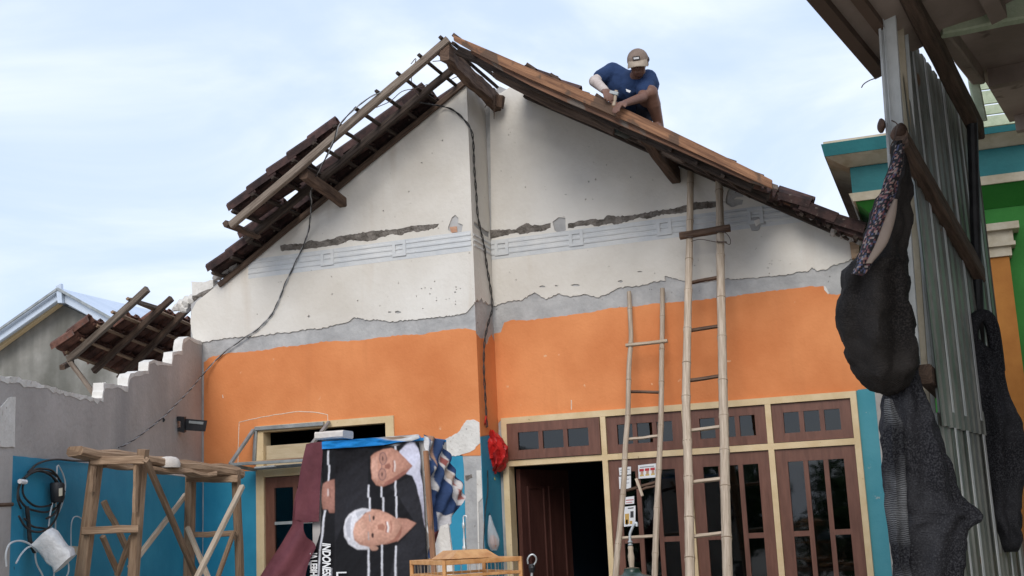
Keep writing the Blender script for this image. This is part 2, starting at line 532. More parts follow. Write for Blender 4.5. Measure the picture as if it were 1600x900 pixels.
M['darkteal'] = mat('dark_teal_cornice_paint', (.006, .085, .092), (.011, .12, .128), 4, .65, .2, 30, speck=(.2, .2, .17), sscale=12, slim=.74)  # teal darkened along with the green for the porch shade
M['cornice'] = mat('aged_cream_cornice', (.38, .32, .22), (.54, .48, .37), 4, .8, .4, 30, streak=(.30, .24, .15), stscale=8)
M['ochre'] = mat('ochre_orange_pilaster', (.30, .11, .016), (.40, .16, .028), 3, .7, .2, 30)
M['soffit'] = mat('brown_fibre_cement_soffit', (.21, .165, .135), (.31, .25, .21), 2.2, .9, .3, 20, speck=(.12, .09, .07), sscale=6, slim=.64)
M['palegreen'] = mat('pale_green_timber', (.34, .40, .27), (.44, .49, .35), 3, .7, .3, 20, stretch=(8, 1, 8))
M['coconut'] = mat('brown_coconut_shell', (.05, .028, .018), (.13, .075, .05), 12, .8, .8, 30)
M['yellow'] = mat('yellow_paint', (.42, .26, .03), (.50, .33, .05), 4, .7, .2, 30)
M['leaf'] = mat('green_foliage', (.035, .075, .018), (.075, .13, .035), 4, .6, 0, rnd=0)
M['bark'] = mat('tree_bark', (.10, .075, .055), (.18, .14, .105), 6, .9, .8, 20)
M['darkgreen'] = mat('dark_green_enamel', (.01, .03, .02), (.02, .045, .032), 9, .3, .1, 40, spec=.5)
def glass_mat():
    m, t, b = nodes('window_glass')
    N = t.nodes.new; L = t.links.new
    t.nodes.remove(b)
    o = t.nodes['Material Output']
    tr = N('ShaderNodeBsdfTransparent'); tr.inputs[0].default_value = (.34, .38, .38, 1)
    gl = N('ShaderNodeBsdfGlossy'); gl.inputs['Roughness'].default_value = 0.03
    gl.inputs[0].default_value = (.9, .93, .95, 1)
    fr = N('ShaderNodeFresnel'); fr.inputs[0].default_value = 1.62
    nz = N('ShaderNodeTexNoise'); nz.inputs['Scale'].default_value = 3.0
    g = N('ShaderNodeNewGeometry'); L(g.outputs['Position'], nz.inputs['Vector'])
    bp = N('ShaderNodeBump'); bp.inputs['Strength'].default_value = .05; bp.inputs['Distance'].default_value = .02
    L(nz.outputs['Fac'], bp.inputs['Height']); L(bp.outputs[0], gl.inputs['Normal'])
    mx = N('ShaderNodeMixShader')
    L(fr.outputs[0], mx.inputs[0]); L(tr.outputs[0], mx.inputs[1]); L(gl.outputs[0], mx.inputs[2])
    L(mx.outputs[0], o.inputs[0])
    return m
M['glass'] = glass_mat()
def clear_bag_mat():
    m, t, b = nodes('thin_clear_plastic')
    b.inputs['Base Color'].default_value = (.75, .78, .8, 1)
    b.inputs['Roughness'].default_value = .25
    b.inputs['Alpha'].default_value = .38
    return m
M['clearbag'] = clear_bag_mat()
def net_mat(name, base, thread, sc, lim, spk=1.0):
    """woven shade cloth: dark weave with paler threads in patches"""
    m, t, b = nodes(name)
    N = t.nodes.new; L = t.links.new
    g = N('ShaderNodeTexCoord')
    w1 = N('ShaderNodeTexWave'); w1.wave_type = 'BANDS'; w1.bands_direction = 'Y'
    w1.inputs['Scale'].default_value = sc; w1.inputs['Distortion'].default_value = 2.2; w1.inputs['Detail'].default_value = 3
    w1.inputs['Detail Scale'].default_value = 1.5
    L(g.outputs['UV'], w1.inputs['Vector'])
    gp = N('ShaderNodeNewGeometry')
    n1 = N('ShaderNodeTexNoise'); n1.inputs['Scale'].default_value = 4.0; n1.inputs['Detail'].default_value = 5
    L(gp.outputs['Position'], n1.inputs['Vector'])
    r1 = N('ShaderNodeValToRGB'); r1.color_ramp.elements[0].position = lim; r1.color_ramp.elements[1].position = lim + .22
    L(n1.outputs['Fac'], r1.inputs[0])
    ml = N('ShaderNodeMath'); ml.operation = 'MULTIPLY'
    L(w1.outputs['Fac'], ml.inputs[0]); L(r1.outputs[0], ml.inputs[1])
    nf = N('ShaderNodeTexNoise'); nf.inputs['Scale'].default_value = 160; nf.inputs['Detail'].default_value = 2
    L(gp.outputs['Position'], nf.inputs['Vector'])
    rf = N('ShaderNodeValToRGB'); rf.color_ramp.elements[0].position = .42; rf.color_ramp.elements[1].position = .7
    L(nf.outputs['Fac'], rf.inputs[0])
    rf.color_ramp.elements[1].color = (spk, spk, spk, 1)
    mm = N('ShaderNodeMath'); mm.operation = 'MAXIMUM'
    L(ml.outputs[0], mm.inputs[0]); L(rf.outputs[0], mm.inputs[1]); ml = mm
    mx = N('ShaderNodeMixRGB'); mx.inputs[1].default_value = (*base, 1); mx.inputs[2].default_value = (*thread, 1)
    L(ml.outputs[0], mx.inputs[0]); L(mx.outputs[0], b.inputs['Base Color'])
    b.inputs['Roughness'].default_value = .8
    b.inputs['Specular IOR Level'].default_value = .12
    n2 = N('ShaderNodeTexNoise'); n2.inputs['Scale'].default_value = 70; n2.inputs['Detail'].default_value = 4
    L(gp.outputs['Position'], n2.inputs['Vector'])
    ad = N('ShaderNodeMath'); ad.operation = 'ADD'; L(w1.outputs['Fac'], ad.inputs[0]); L(n2.outputs['Fac'], ad.inputs[1])
    bp = N('ShaderNodeBump'); bp.inputs['Strength'].default_value = .35; bp.inputs['Distance'].default_value = .003
    L(ad.outputs[0], bp.inputs['Height']); L(bp.outputs[0], b.inputs['Normal'])
    return m
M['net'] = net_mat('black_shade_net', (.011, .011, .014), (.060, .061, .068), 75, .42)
M['net_lit'] = net_mat('backlit_shade_net', (.009, .009, .012), (.26, .27, .28), 48, .45, .16)  # grey threads paint the light showing through the weave
M['net_brown'] = net_mat('matted_black_brown_net', (.010, .009, .009), (.050, .044, .040), 80, .4, .6)
def rug_mat():
    m, t, b = nodes('flecked_woven_cloth')
    N = t.nodes.new; L = t.links.new
    g = N('ShaderNodeTexCoord')
    mp = N('ShaderNodeMapping'); mp.inputs['Scale'].default_value = (150, 150, 1)
    L(g.outputs['UV'], mp.inputs['Vector'])
    v = N('ShaderNodeTexWhiteNoise'); v.noise_dimensions = '2D'
    fl = N('ShaderNodeVectorMath'); fl.operation = 'FLOOR'
    L(mp.outputs[0], fl.inputs[0]); L(fl.outputs[0], v.inputs['Vector'])
    r = N('ShaderNodeValToRGB'); r.color_ramp.interpolation = 'CONSTANT'
    e = r.color_ramp.elements
    e[0].position = 0; e[0].color = (.012, .012, .016, 1)
    e[1].position = .52; e[1].color = (.13, .05, .06, 1)
    for p, c in ((.66, (.22, .19, .18, 1)), (.76, (.06, .07, .13, 1)), (.88, (.24, .14, .12, 1))):
        k = e.new(p); k.color = c
    L(v.outputs['Value'], r.inputs[0]); L(r.outputs[0], b.inputs['Base Color'])
    b.inputs['Roughness'].default_value = .9
    return m
M['rug'] = rug_mat()

# ================================================================== ground
g = mk('ground', ([V(-400, -400, 0), V(400, -400, 0), V(400, 400, 0), V(-400, 400, 0)], [(0, 1, 2, 3)]), M['ground'])
struct(g)

# ================================================================== the house
XC = -3.605            # corner where the left half of the facade steps back
D1 = 0.42              # by this much
house = thing('house', 'white and orange gabled house under repair with bare cement band and tiled roof', 'house', (-3.4, 0.2, 0))
def zL(x): return 5.385 + 0.615 * (x + 3.45)
def zR(x): return 5.405 - 0.615 * (x + 3.45)
NF = V(0, -1, 0)
def f0(px, py):
    v = PY(px, py, 0.0); v.x = XC if v.x > XC - .035 else v.x; return v
def f1(px, py):
    v = PY(px, py, D1); v.x = XC if v.x < XC + .03 else v.x; return v
def fr(px, py):
    r = ray(px, py); v = CAM + r * ((XC - CAM.x) / r.x)
    v.y = -.0118 if v.y < .075 else (D1 if v.y > .36 else v.y); return v
def fs(px, py, t, y0=-.0118):
    y = y0 + (D1 - y0) * t; v = PY(px, py, y); v.x = XC; return v
def fh_(px, py):
    r = ray(px, py); v = CAM + r * ((XC - CAM.x) / r.x); v.y = min(max(v.y, .02), D1 - .03); return v
# masonry cores of bare cement
def XZ(pts, y): return [V(x, y, z) for x, z in pts]
WX0, WX1, WZ0, WZ1 = -5.655, -4.355, 0.85, 2.545       # left window opening
mk('wall', sheet(XZ([(-6.32, 0), (XC, 0), (XC, zL(XC) - .03), (-6.32, zL(-6.32) + .06)], .15), .15, NF,
                 [XZ([(WX0, WZ0), (WX1, WZ0), (WX1, WZ1), (WX0, WZ1)], .15)]), M['cement'], house)
OX0, OX1, OZ1 = -3.565, -0.70, 2.49                     # door and window opening
mk('wall', sheet(XZ([(XC, 0), (OX0, 0), (OX0, OZ1), (OX1, OZ1), (OX1, 0), (-.50, 0), (-.50, zR(-.5) - .02), (-3.45, zR(-3.45) - .02), (XC, zL(XC) - .02)], D1 + .15), .15, NF), M['cement'], house)
mk('wall', box(XC - .15, XC, .1501, D1 + .15, 0, zL(XC) - .04), M['cement'], house)
# white plaster, broken off along its lower edge and above the moulding
rakeL = [(308, 472), (437, 368), (559, 269), (653, 189), (735, 126)]
botL = [(731, 487), (725, 490), (718, 492), (690, 495), (650, 500), (635, 500), (612, 503), (590, 499), (577, 501),
        (565, 498), (555, 496), (545, 503), (530, 507), (510, 512), (490, 514), (470, 516), (450, 520), (437, 520), (420, 523), (400, 526),
        (385, 526), (370, 527), (345, 530), (330, 533), (318, 535), (308, 534), (303, 528), (300, 515), (299, 500), (301, 485)]
crackL = [(439, 384), (450, 383), (470, 381), (478, 380), (485, 376), (500, 378), (520, 374), (537, 369), (555, 366), (575, 363), (592, 361), (610, 360),
          (630, 357), (637, 355), (650, 353), (665, 352), (687, 350), (684, 355), (668, 360), (655, 363), (647, 361), (640, 363), (625, 368),
          (615, 366), (600, 370), (585, 376), (565, 377), (550, 375), (535, 381), (520, 384), (505, 386), (490, 388), (472, 390), (460, 391), (440, 392)]
blobL = [(701, 355), (707, 340), (712, 336), (717, 341), (717, 349), (724, 352), (721, 368), (715, 371), (707, 364), (701, 360)]
def chip(x, y, w, h):
    return [(x + w * math.cos(a) * random.uniform(.7, 1.2), y + h * math.sin(a) * random.uniform(.7, 1.2)) for a in [k * .785 for k in range(8)]]
holesL = [ragged(crackL, .8, 4, True), ragged(blobL, .5, 3, True), chip(418, 427, 2.2, 2.4), chip(427, 427, 3.2, 2.2), chip(429, 419, 4, 1.6),
          chip(484, 495, 2.4, 2.2), chip(622, 488, 6, 2), chip(610, 488, 3, 1.6), chip(712, 457, 2, 1.2)]
for k in range(16):
    holesL.append(chip(random.uniform(640, 722), random.uniform(440, 484), random.uniform(.6, 1.5), random.uniform(.5, 1.1)))
for (x, y) in ((724, 165), (692, 150 + 70), (640, 300), (660, 255), (600, 330), (560, 470), (520, 460)):
    holesL.append(chip(x, y, 1.0, 1.5))
mk('white_plaster', sheet([f0(*p) for p in rakeL + [(745, 470), (744, 474)] + ragged(botL, 1.2, 2.5)], .012, NF, [[f0(*p) for p in h] for h in holesL]), M['white'], house)
mk('white_plaster', sheet([fs(*p) for p in [(728, 128, 0), (764, 152, 1), (768, 479, 1), (760, 475, .8), (757, 477, .7), (753, 471, .55), (750, 474, .45), (747, 466, .35), (744, 471, .2), (742, 468, .1), (741, 472, 0)]], .010, V(1, 0, 0),
                          [[fh_(*p) for p in [(739, 346), (745, 350), (757, 360), (766, 364), (766, 374), (757, 369), (744, 357), (739, 352)]]]), M['white'], house)
botR = [(1331, 405), (1317, 411), (1301, 415), (1293, 421), (1277, 424), (1269, 418), (1261, 425), (1247, 425), (1234, 429), (1215, 431), (1197, 432),
        (1181, 435), (1165, 435), (1149, 437), (1136, 435), (1107, 440), (1083, 443), (1069, 439), (1039, 432), (1040, 439), (1024, 440), (1000, 447),
        (979, 448), (963, 452), (947, 461), (933, 465), (915, 460), (891, 464), (872, 459), (853, 468), (836, 457), (828, 461), (817, 469), (796, 471), (781, 476), (769, 480)]
crackR = [(769, 360), (790, 360), (807, 359), (809, 357), (823, 349), (833, 353), (849, 352), (861, 349), (861, 356), (849, 361), (831, 363), (817, 366), (807, 364), (791, 368), (769, 373)]
blobR = [(864, 347), (873, 340), (884, 341), (885, 360), (875, 367), (867, 360)]
crackR2 = [(888, 350), (920, 344), (944, 343), (949, 337), (963, 339), (989, 337), (1021, 331), (1051, 327), (1072, 321), (1085, 317), (1122, 315), (1128, 321), (1120, 324),
           (1088, 328), (1072, 332), (1043, 335), (1027, 337), (1011, 343), (1000, 340), (984, 345), (960, 352), (957, 349), (933, 354), (923, 351), (888, 357)]
patchR = [(1134, 311), (1137, 300), (1143, 292), (1161, 297), (1162, 308), (1151, 308), (1147, 312), (1162, 312), (1160, 320), (1143, 324), (1134, 317)]
ringR = [(1171, 351), (1176, 341), (1182, 337), (1190, 343), (1197, 344), (1197, 351), (1190, 352), (1185, 361), (1175, 361)]
holesR = [ragged(h, .7, 4, True) for h in (crackR, blobR, crackR2)] + [ragged(patchR, .8, 3, True), ragged(ringR, .5, 3, True)]
for k in range(46):
    x = random.uniform(790, 1300); y = random.uniform(200, 440)
    if y < 175 + (x - 800) * .45 or (330 - (x - 900) * .12 < y < 400 - (x - 900) * .12): continue
    if 1130 < x < 1205 and 285 < y < 370: continue
    holesR.append(chip(x, y, random.uniform(.5, 1.3), random.uniform(.5, 1.3)))
for x, y, w, h in ((848, 448, 5, 1.6), (899, 446, 7, 2.0), (970, 440, 4, 2), (870, 447, 3, 1.2), (1000, 425, 4, 1)):
    holesR.append(chip(x, y, w, h))
topR = [(1327, 376), (1262, 346), (1180, 308), (1036, 244), (930, 198), (840, 157), (797, 137), (783, 146), (768, 152)]
mk('white_plaster', sheet([f1(*p) for p in ragged(botR, 1.2, 2.5)[::-1] + topR[:-1] + [(766, 150)]], .012, NF, [[f1(*p) for p in h] for h in holesR]), M['white'], house)
# flakes of plaster and brick left standing in the holes
mk('brick', sheet([f0(*p) for p in ragged([(703, 355), (714, 354), (715, 363), (706, 364)], .5, 3, True)], .008, NF), M['brick'], house)
mk('mortar', sheet([f1(*p) + NF * .0145 for p in ragged(ringR, .6, 3, True)], .004, NF), M['cement'], house)
mk('white_plaster', sheet([f1(*p) + NF * .014 for p in ragged([(1179, 346), (1187, 343), (1189, 350), (1182, 355)], .5, 3, True)], .012, NF), M['raw_white'], house)
for poly, pl_ in ((crackL, f0), (crackR, f1), (crackR2, f1)):
    mk('mortar', sheet([pl_(*p) for p in ragged(poly, 1.6, 3, True)], .0135, NF), M['cement_dark'], house)
def rubble(pts, plane, w, mname, name='mortar'):
    """broken mortar edge: a lumpy bead along a traced line"""
    p3 = [plane(*p) + NF * .004 for p in ragged(pts, .6, 5)]
    rs = [w * random.uniform(.15, .6) for _ in p3]
    o = mk(name, tube(p3, rs, 6), M[mname], house)
    return o
rubble([(440, 388), (470, 386), (500, 383), (540, 376), (580, 370), (620, 363), (660, 357), (685, 352)], f0, .017, 'cement_dark')
rubble([(770, 367), (800, 362), (830, 357), (858, 353)], f1, .016, 'cement_dark')
rubble([(888, 354), (930, 349), (960, 346), (1000, 339), (1040, 332), (1080, 324), (1122, 319)], f1, .017, 'cement_dark')
# orange paint
topOL = [(319, 566), (330, 558), (343, 555), (365, 551), (390, 549), (410, 548), (425, 545), (440, 542), (465, 541), (485, 537), (510, 533), (540, 533), (556, 532),
         (575, 530), (593, 527), (631, 523), (660, 523), (689, 517), (727, 513), (741, 517)]
mk('orange_paint', sheet([f0(*p) for p in ragged(topOL, .9, 4) + [(747, 665), (748, 712), (690, 713), (616, 717)]] +
                         [V(WX1, 0, WZ1), V(WX0, 0, WZ1)] + [f0(*p) for p in [(404, 735), (319, 739)]], .004, NF), M['orange'], house)
mk('orange_paint', sheet([fs(*p, -.0039) for p in [(742, 521, 0), (748, 529, .2), (753, 529, .4), (757, 540, .55), (762, 528, .7), (767, 523, .85), (772, 536, 1), (785, 676, 1), (748, 682, 0)]], .004, V(1, 0, 0)), M['orange'], house)
topOR = [(770, 535), (775, 521), (783, 519), (788, 504), (799, 500), (823, 501), (856, 497), (893, 492), (925, 488), (955, 481), (984, 480), (1016, 475), (1067, 471), (1083, 470),
         (1107, 467), (1133, 465), (1170, 459), (1202, 455), (1239, 451), (1261, 448), (1287, 447), (1295, 459), (1307, 461), (1335, 456), (1352, 470)]
mk('orange_paint', sheet([f1(*p) for p in ragged(topOR, .8, 4) + [(1368, 606), (1341, 609)]] + [V(OX1, D1, OZ1), V(OX0, D1, OZ1), V(XC, D1, OZ1 - .04)], .004, NF), M['orange'], house)
mk('white_chip', sheet([f1(*p) for p in ragged([(1287, 447), (1290, 448), (1296, 458), (1294, 460), (1288, 453)], .4, 3, True)], .006, NF), M['raw_white'], house)
# teal dado
mk('teal_dado', sheet([f0(*p) for p in ragged([(319, 740), (404, 736)], .4, 8)] + [V(WX0, 0, .05), V(-6.2, 0, .05)], .004, NF), M['teal'], house)
teR = ragged([(690, 714), (723, 711), (725, 735), (727, 800), (729, 870)], .5, 5)
mk('teal_dado', sheet([f0(617, 718)] + [f0(*p) for p in teR] + [V(f0(730, 900).x, 0, .05), V(WX1, 0, .05)], .004, NF), M['teal'], house)
mk('teal_dado', sheet([fs(747, 683, 0, 0), fs(786, 678, 1, 0)] + [V(XC, D1, .05), V(XC, 0, .05)], .004, V(1, 0, 0)), M['teal'], house)
mk('white_patch', sheet([f0(*p) + NF * .0045 for p in ragged([(688, 693), (697, 686), (715, 677), (722, 667), (729, 657), (742, 656), (746, 664), (746, 690), (743, 701), (729, 708), (718, 712), (695, 713), (697, 702)], 1.2, 3, True)], .003, NF), M['raw_white'], house)
mk('white_edge', sheet([f0(*p) + NF * .001 for p in ragged([(745, 735), (747, 735), (750, 890), (748, 890)], .3, 6, True)], .007, NF), M['raw_white'], house)
mk('mortar', sheet([f0(*p) + NF * .001 for p in ragged([(727, 743), (737, 741), (738, 746), (728, 751)], .6, 3, True)], .004, NF), M['cement_dark'], house)
mk('worn_teal_strip', sheet([f1(*p) for p in [(1341, 609), (1366, 606)]] + [V(f1(1392, 890).x, D1, .05), V(OX1 + .002, D1, .05)] + [V(OX1 + .002, D1, OZ1)], .004, NF), M['teal_light'], house)
mk('beige_strip', sheet([f1(*p) for p in [(1367, 606), (1382, 604)]] + [V(-.51, D1, .05), V(f1(1393, 890).x, D1, .05)], .003, NF), M['grey_wall'], house)
# moulding band: three ribs with square rosettes
MZ = (3.895, 3.94, 3.985)
def ribs(x0, x1, y, d):
    for z in MZ:
        vs, fs, uv = beam(V(x0, y - .009, z), V(x1, y - .009, z), .022, .026, seg=max(3, int(abs(x1 - x0) / .12)), jit=.003, bev=.3)
        mk('moulding_rib', (vs, fs, uv), M['moulding'], house)
    mk('moulding_base', box(x0, x1, y - .0135, y - .011, MZ[0] - .05, MZ[2] + .03), M['moulding'], house)
ribs(-5.72, XC - .004, 0, 0)
ribs(XC + .012, -.92, D1, 0)
for z in MZ:
    mk('moulding_rib', beam(V(XC + .006, .004, z), V(XC + .006, D1 - .01, z), .024, .022, seg=4, jit=.002, bev=.3), M['moulding'], house)
def rosette(px, py, pl, y):
    c = pl(px, py); z = MZ[1]; x = c.x
    w, h = .062, .066
    ring = sheet([V(x + a * w, y - .012, z + b * h) for a, b in ((-1, -1), (1, -1), (1, 1), (-1, 1))], .013, NF,
                 [[V(x + a * w * .55, y - .012, z + b * h * .55) for a, b in ((-1, -1), (1, -1), (1, 1), (-1, 1))]])
    mk('rosette', ring, M['moulding'], house)
for px, py in ((513, 398), (625, 382)): rosette(px, py, f0, 0)
for px, py in ((785, 388), (901, 370), (1038, 350), (1180, 328)): rosette(px, py, f1, D1)
# masonry stub left at the eaves
mk('masonry_stub', sheet([f0(*p) for p in ragged([(299, 440), (318, 441), (333, 437), (333, 452), (322, 460), (300, 462)], 1.0, 4, True)], .16, V(0, 1, 0)), M['raw_white'], house)
mk('mortar', tube([f0(*p) + V(0, .03, 0) for p in [(300, 466), (312, 461), (326, 457), (334, 450), (345, 438)]], [.03, .04, .045, .03, .02], 7), M['cement_dark'], house)
for px, py, r in ((352, 421, .045), (362, 417, .04), (341, 430, .05)):
    mk('mortar', tube([f0(px - 8, py + 5) + V(0, .02, 0), f0(px, py) + V(0, .0, 0), f0(px + 9, py - 5) + V(0, .02, 0)], [r * .5, r, r * .5], 7), M['grey_wall'], house)
# chalk line round the missing awning
mk('chalk_line', tube([f0(*p) + NF * .004 for p in ragged([(372, 730), (373, 690), (374, 660), (400, 654), (430, 648), (468, 643), (490, 644), (512, 648), (513, 661)], .4, 9)], .0035, 4), M['chalk'], house)
for (a, b) in (((893, 625), (893, 640)), ((348, 617), (349, 622))):
    mk('chalk_line', tube([f1(*a) + NF * .004, f1(*b) + NF * .004] if a[0] > 700 else [f0(*a) + NF * .004, f0(*b) + NF * .004], .004, 4), M['chalk'], house)
# rooms behind the openings
def room(x0, x1, y0, y1, z1):
    vs = [V(x, y, z) for z in (0.02, z1) for y in (y0, y1) for x in (x0, x1)]
    return vs, [(2, 3, 7, 6), (0, 2, 6, 4), (1, 5, 7, 3), (4, 6, 7, 5)]
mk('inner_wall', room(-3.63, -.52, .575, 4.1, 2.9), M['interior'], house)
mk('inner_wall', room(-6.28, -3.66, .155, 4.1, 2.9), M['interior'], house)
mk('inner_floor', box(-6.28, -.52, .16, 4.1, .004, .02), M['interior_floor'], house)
# ---- door and windows of the recessed half
ZT0, ZT1 = 2.44, 2.49
ZM0, ZM1 = 2.09, 2.137
fx = [-3.565, -2.692, -2.022, -1.368, -.70]
yf = D1 - .035
front = thing('window_frame', '', '', (-2.1, D1, .0), parent=house)
def fbox(name, x0, x1, z0, z1, y0=yf, y1=D1 + .10, m='cream', par=None):
    vs, fs, uv = box(x0, x1, y0, y1, z0, z1)
    return mk(name, (vs, fs, uv), M[m], par or front)
fbox('top_rail', fx[0], fx[4], ZT0, ZT1)
fbox('middle_rail', fx[0] + .05, fx[4] - .046, ZM0, ZM1, yf + .003)
fbox('jamb', fx[0], fx[0] + .05, 0.02, ZT0)
fbox('jamb', fx[4] - .046, fx[4], 0.02, ZT0)
for x in fx[1:4]:
    fbox('mullion', x - .022, x + .022, ZM1, ZT0, yf + .002)
    fbox('mullion', x - .022, x + .022, 0.02, ZM0, yf + .002)
fbox('sill_wall', fx[1] + .022, fx[4] - .046, 0.02, .5, D1 + .0, D1 + .1, 'cement')
def sash(name, x0, x1, z0, z1, cols, stile, rail, mun, bar=None, y=D1 - .012, tilt=0.0):
    """a sash of one frame with its panes; a middle column runs the full height, the outer ones carry a bar"""
    p = thing(name, '', '', (x0, y, z0), parent=house)
    vs, fs, uv = [], [], []
    w = (x1 - x0 - 2 * stile - (cols - 1) * mun) / cols
    def piece(nm, a, b, c, d, dy=0.0, th=.036):
        return mk(nm, box(a, b, y + dy, y + dy + th, c, d), M['varnish'], p)
    piece('stile', x0, x0 + stile, z0, z1)
    piece('stile', x1 - stile, x1, z0, z1)
    piece('rail', x0 + stile, x1 - stile, z1 - rail, z1, .001)
    piece('rail', x0 + stile, x1 - stile, z0, z0 + rail, .001)
    for k in range(cols):
        a = x0 + stile + k * (w + mun)
        if k:
            piece('muntin', a - mun, a, z0 + rail, z1 - rail, .003)
        if bar and k != 1:
            piece('bar', a, a + w, bar - .02, bar + .02, .005)
        zs = [(z0 + rail, z1 - rail)] if not (bar and k != 1) else [(z0 + rail, bar - .02), (bar + .02, z1 - rail)]
        for c, d in zs:
            mk('pane', box(a + .0005, a + w - .0005, y + .018, y + .022, c + .0005, d - .0005), M['glass'], p)
    if tilt:
        p.rotation_euler = (tilt, 0, 0)
    return p
sash('transom_window', fx[0] + .053, fx[1] - .026, ZM1 + .004, ZT0 - .004, 3, .095, .075, .036, y=D1 - .05)
for k in (1, 2, 3):
    x1 = fx[k + 1] - (.024 if k < 3 else .049)
    sash('transom_window', fx[k] + .025, x1, ZM1 + .004, ZT0 - .004, 3, .085, .068, .036)
    sash('casement_window', fx[k] + .025, x1, .505, ZM0 - .004, 3, .088, .095, .036, bar=PY(1245, 834, D1).z)
# the open door leaf inside
ang = math.radians(77)
hx, hy = fx[0] + .06, D1 + .11
dv = V(math.cos(ang), math.sin(ang), 0); dn = V(math.sin(ang), -math.cos(ang), 0)
leaf = sheet([V(hx, hy, .03), V(hx, hy, 2.07), V(hx, hy, 2.07) + dv * .80, V(hx, hy, .03) + dv * .80], .038, dn)
door = mk('door', leaf, M['doorwood'], house)
for (a, b, c, d) in ((.10, .37, 1.15, 1.93), (.44, .70, 1.15, 1.93), (.10, .37, .2, 1.0), (.44, .70, .2, 1.0)):
    base = V(hx, hy, 0) + dn * .038
    q = [base + dv * a + V(0, 0, c), base + dv * b + V(0, 0, c), base + dv * b + V(0, 0, d), base + dv * a + V(0, 0, d)]
    qi = [base + dv * (a + .02) + V(0, 0, c + .02), base + dv * (b - .02) + V(0, 0, c + .02), base + dv * (b - .02) + V(0, 0, d - .02), base + dv * (a + .02) + V(0, 0, d - .02)]
    mk('door_panel', sheet(q, .012, dn, [qi]), M['doorwood'], door)
# ---- left window
lw = thing('window_frame', '', '', (WX0, 0, WZ0), parent=house)
yl = -.02
def lbox(name, x0, x1, z0, z1, m='cream', y0=yl, y1=.10):
    return mk(name, box(x0, x1, y0, y1, z0, z1), M[m], lw)
lbox('top_rail', WX0, WX1, WZ1 - .055, WZ1)
lbox('jamb', WX0, WX0 + .075, WZ0, WZ1 - .055)
lbox('jamb', WX1 - .075, WX1, WZ0, WZ1 - .055)
lbox('middle_rail', WX0 + .075, WX1 - .075, 2.11, 2.175, y0=yl + .003)
lbox('sill', WX0 + .075, WX1 - .075, WZ0, WZ0 + .05, y0=yl + .003)
lbox('plywood_panel', WX0 + .08, WX1 - .08, 2.178, 2.375, 'ply', .02, .03)
sash('casement_window', WX0 + .08, -5.01, WZ0 + .055, 2.105, 2, .085, .09, .04, y=.0)
sash('casement_window', -5.005, WX1 - .08, WZ0 + .055, 2.105, 2, .085, .09, .04, y=.0)
for zz_ in (1.72, 1.38):
    mk('bar', box(WX0 + .17, -5.10, -.006, .0, zz_ - .012, zz_ + .012), M['steel_dull'], lw)
# ================================================================== roof
th = math.atan(.615)
cs, sn = math.cos(th), math.sin(th)
DL, NL = V(-cs, 0, -sn), V(-sn, 0, cs)
DR, NR = V(cs, 0, -sn), V(sn, 0, cs)
TL, TW = .29, .225
def tile_geo(flip=False):
    pr = [(-.112, -.010), (-.110, .036), (-.080, .066), (-.046, .052), (-.030, .008), (.03, -.008), (.112, .012)]
    if flip: pr = [(-a, b) for a, b in pr][::-1]
    vs, fs = [], []
    t = .013
    for l, up in ((0, 0.0), (TL, .0)):
        for a, b in pr: vs.append(V(a, l, b + up + t))
        for a, b in pr: vs.append(V(a, l, b + up))
    n = len(pr)
    for i in range(n - 1):
        fs.append((i, i + 1, 2 * n + i + 1, 2 * n + i))
        fs.append((n + i + 1, n + i, 3 * n + i, 3 * n + i + 1))
        fs.append((i + 1, i, n + i, n + i + 1))
        fs.append((2 * n + i, 2 * n + i + 1, 3 * n + i + 1, 3 * n + i))
    fs.append((0, 2 * n, 3 * n, n)); fs.append((n - 1, 2 * n - 1, 4 * n - 1, 3 * n - 1))
    # a nib under the head hooks on the batten
    b = len(vs)
    vs += [V(x, y, z) for z in (-.022, .0) for y in (.02, .045) for x in (-.02, .06)]
    fs += [tuple(i + b for i in f) for f in [(0, 1, 3, 2), (0, 4, 5, 1), (2, 3, 7, 6), (0, 2, 6, 4), (1, 5, 7, 3)]]
    return vs, fs
def tile_mesh(m, flip=False):
    vs, fs = tile_geo(flip)
    me = bpy.data.meshes.new('tile')
    me.from_pydata(vs, [], fs)
    bm = bmesh.new(); bm.from_mesh(me); bmesh.ops.recalc_face_normals(bm, faces=bm.faces); bm.to_mesh(me); bm.free()
    me.materials.append(m)
    me.polygons.foreach_set('use_smooth', [True] * len(me.polygons))
    try: me.set_sharp_from_angle(angle=math.radians(40))
    except Exception: pass
    return me
tmL, tmR = tile_mesh(M['tile']), tile_mesh(M['tile'], True)
tmRed, tmRed2 = tile_mesh(M['tile_red']), tile_mesh(M['tile_red'], True)
def put_tile(me, pos, ua, da, na, par, jit=1.0):
    o = bpy.data.objects.new('tile', me)
    COL.objects.link(o)
    R3 = Matrix((ua, da, na)).transposed().to_4x4()
    j = Matrix.Rotation(random.gauss(0, .022) * jit, 4, 'Z') @ Matrix.Rotation(.085 + random.gauss(0, .022) * jit, 4, 'X') @ Matrix.Rotation(random.gauss(0, .03) * jit, 4, 'Y')
    o.parent = par
    o.matrix_parent_inverse = Matrix.Identity(4)
    loc = Vector(pos) - ORG[par]
    mw = Matrix.Translation(loc) @ R3 @ j
    o.location = mw.to_translation(); o.rotation_euler = mw.to_euler()
    return o
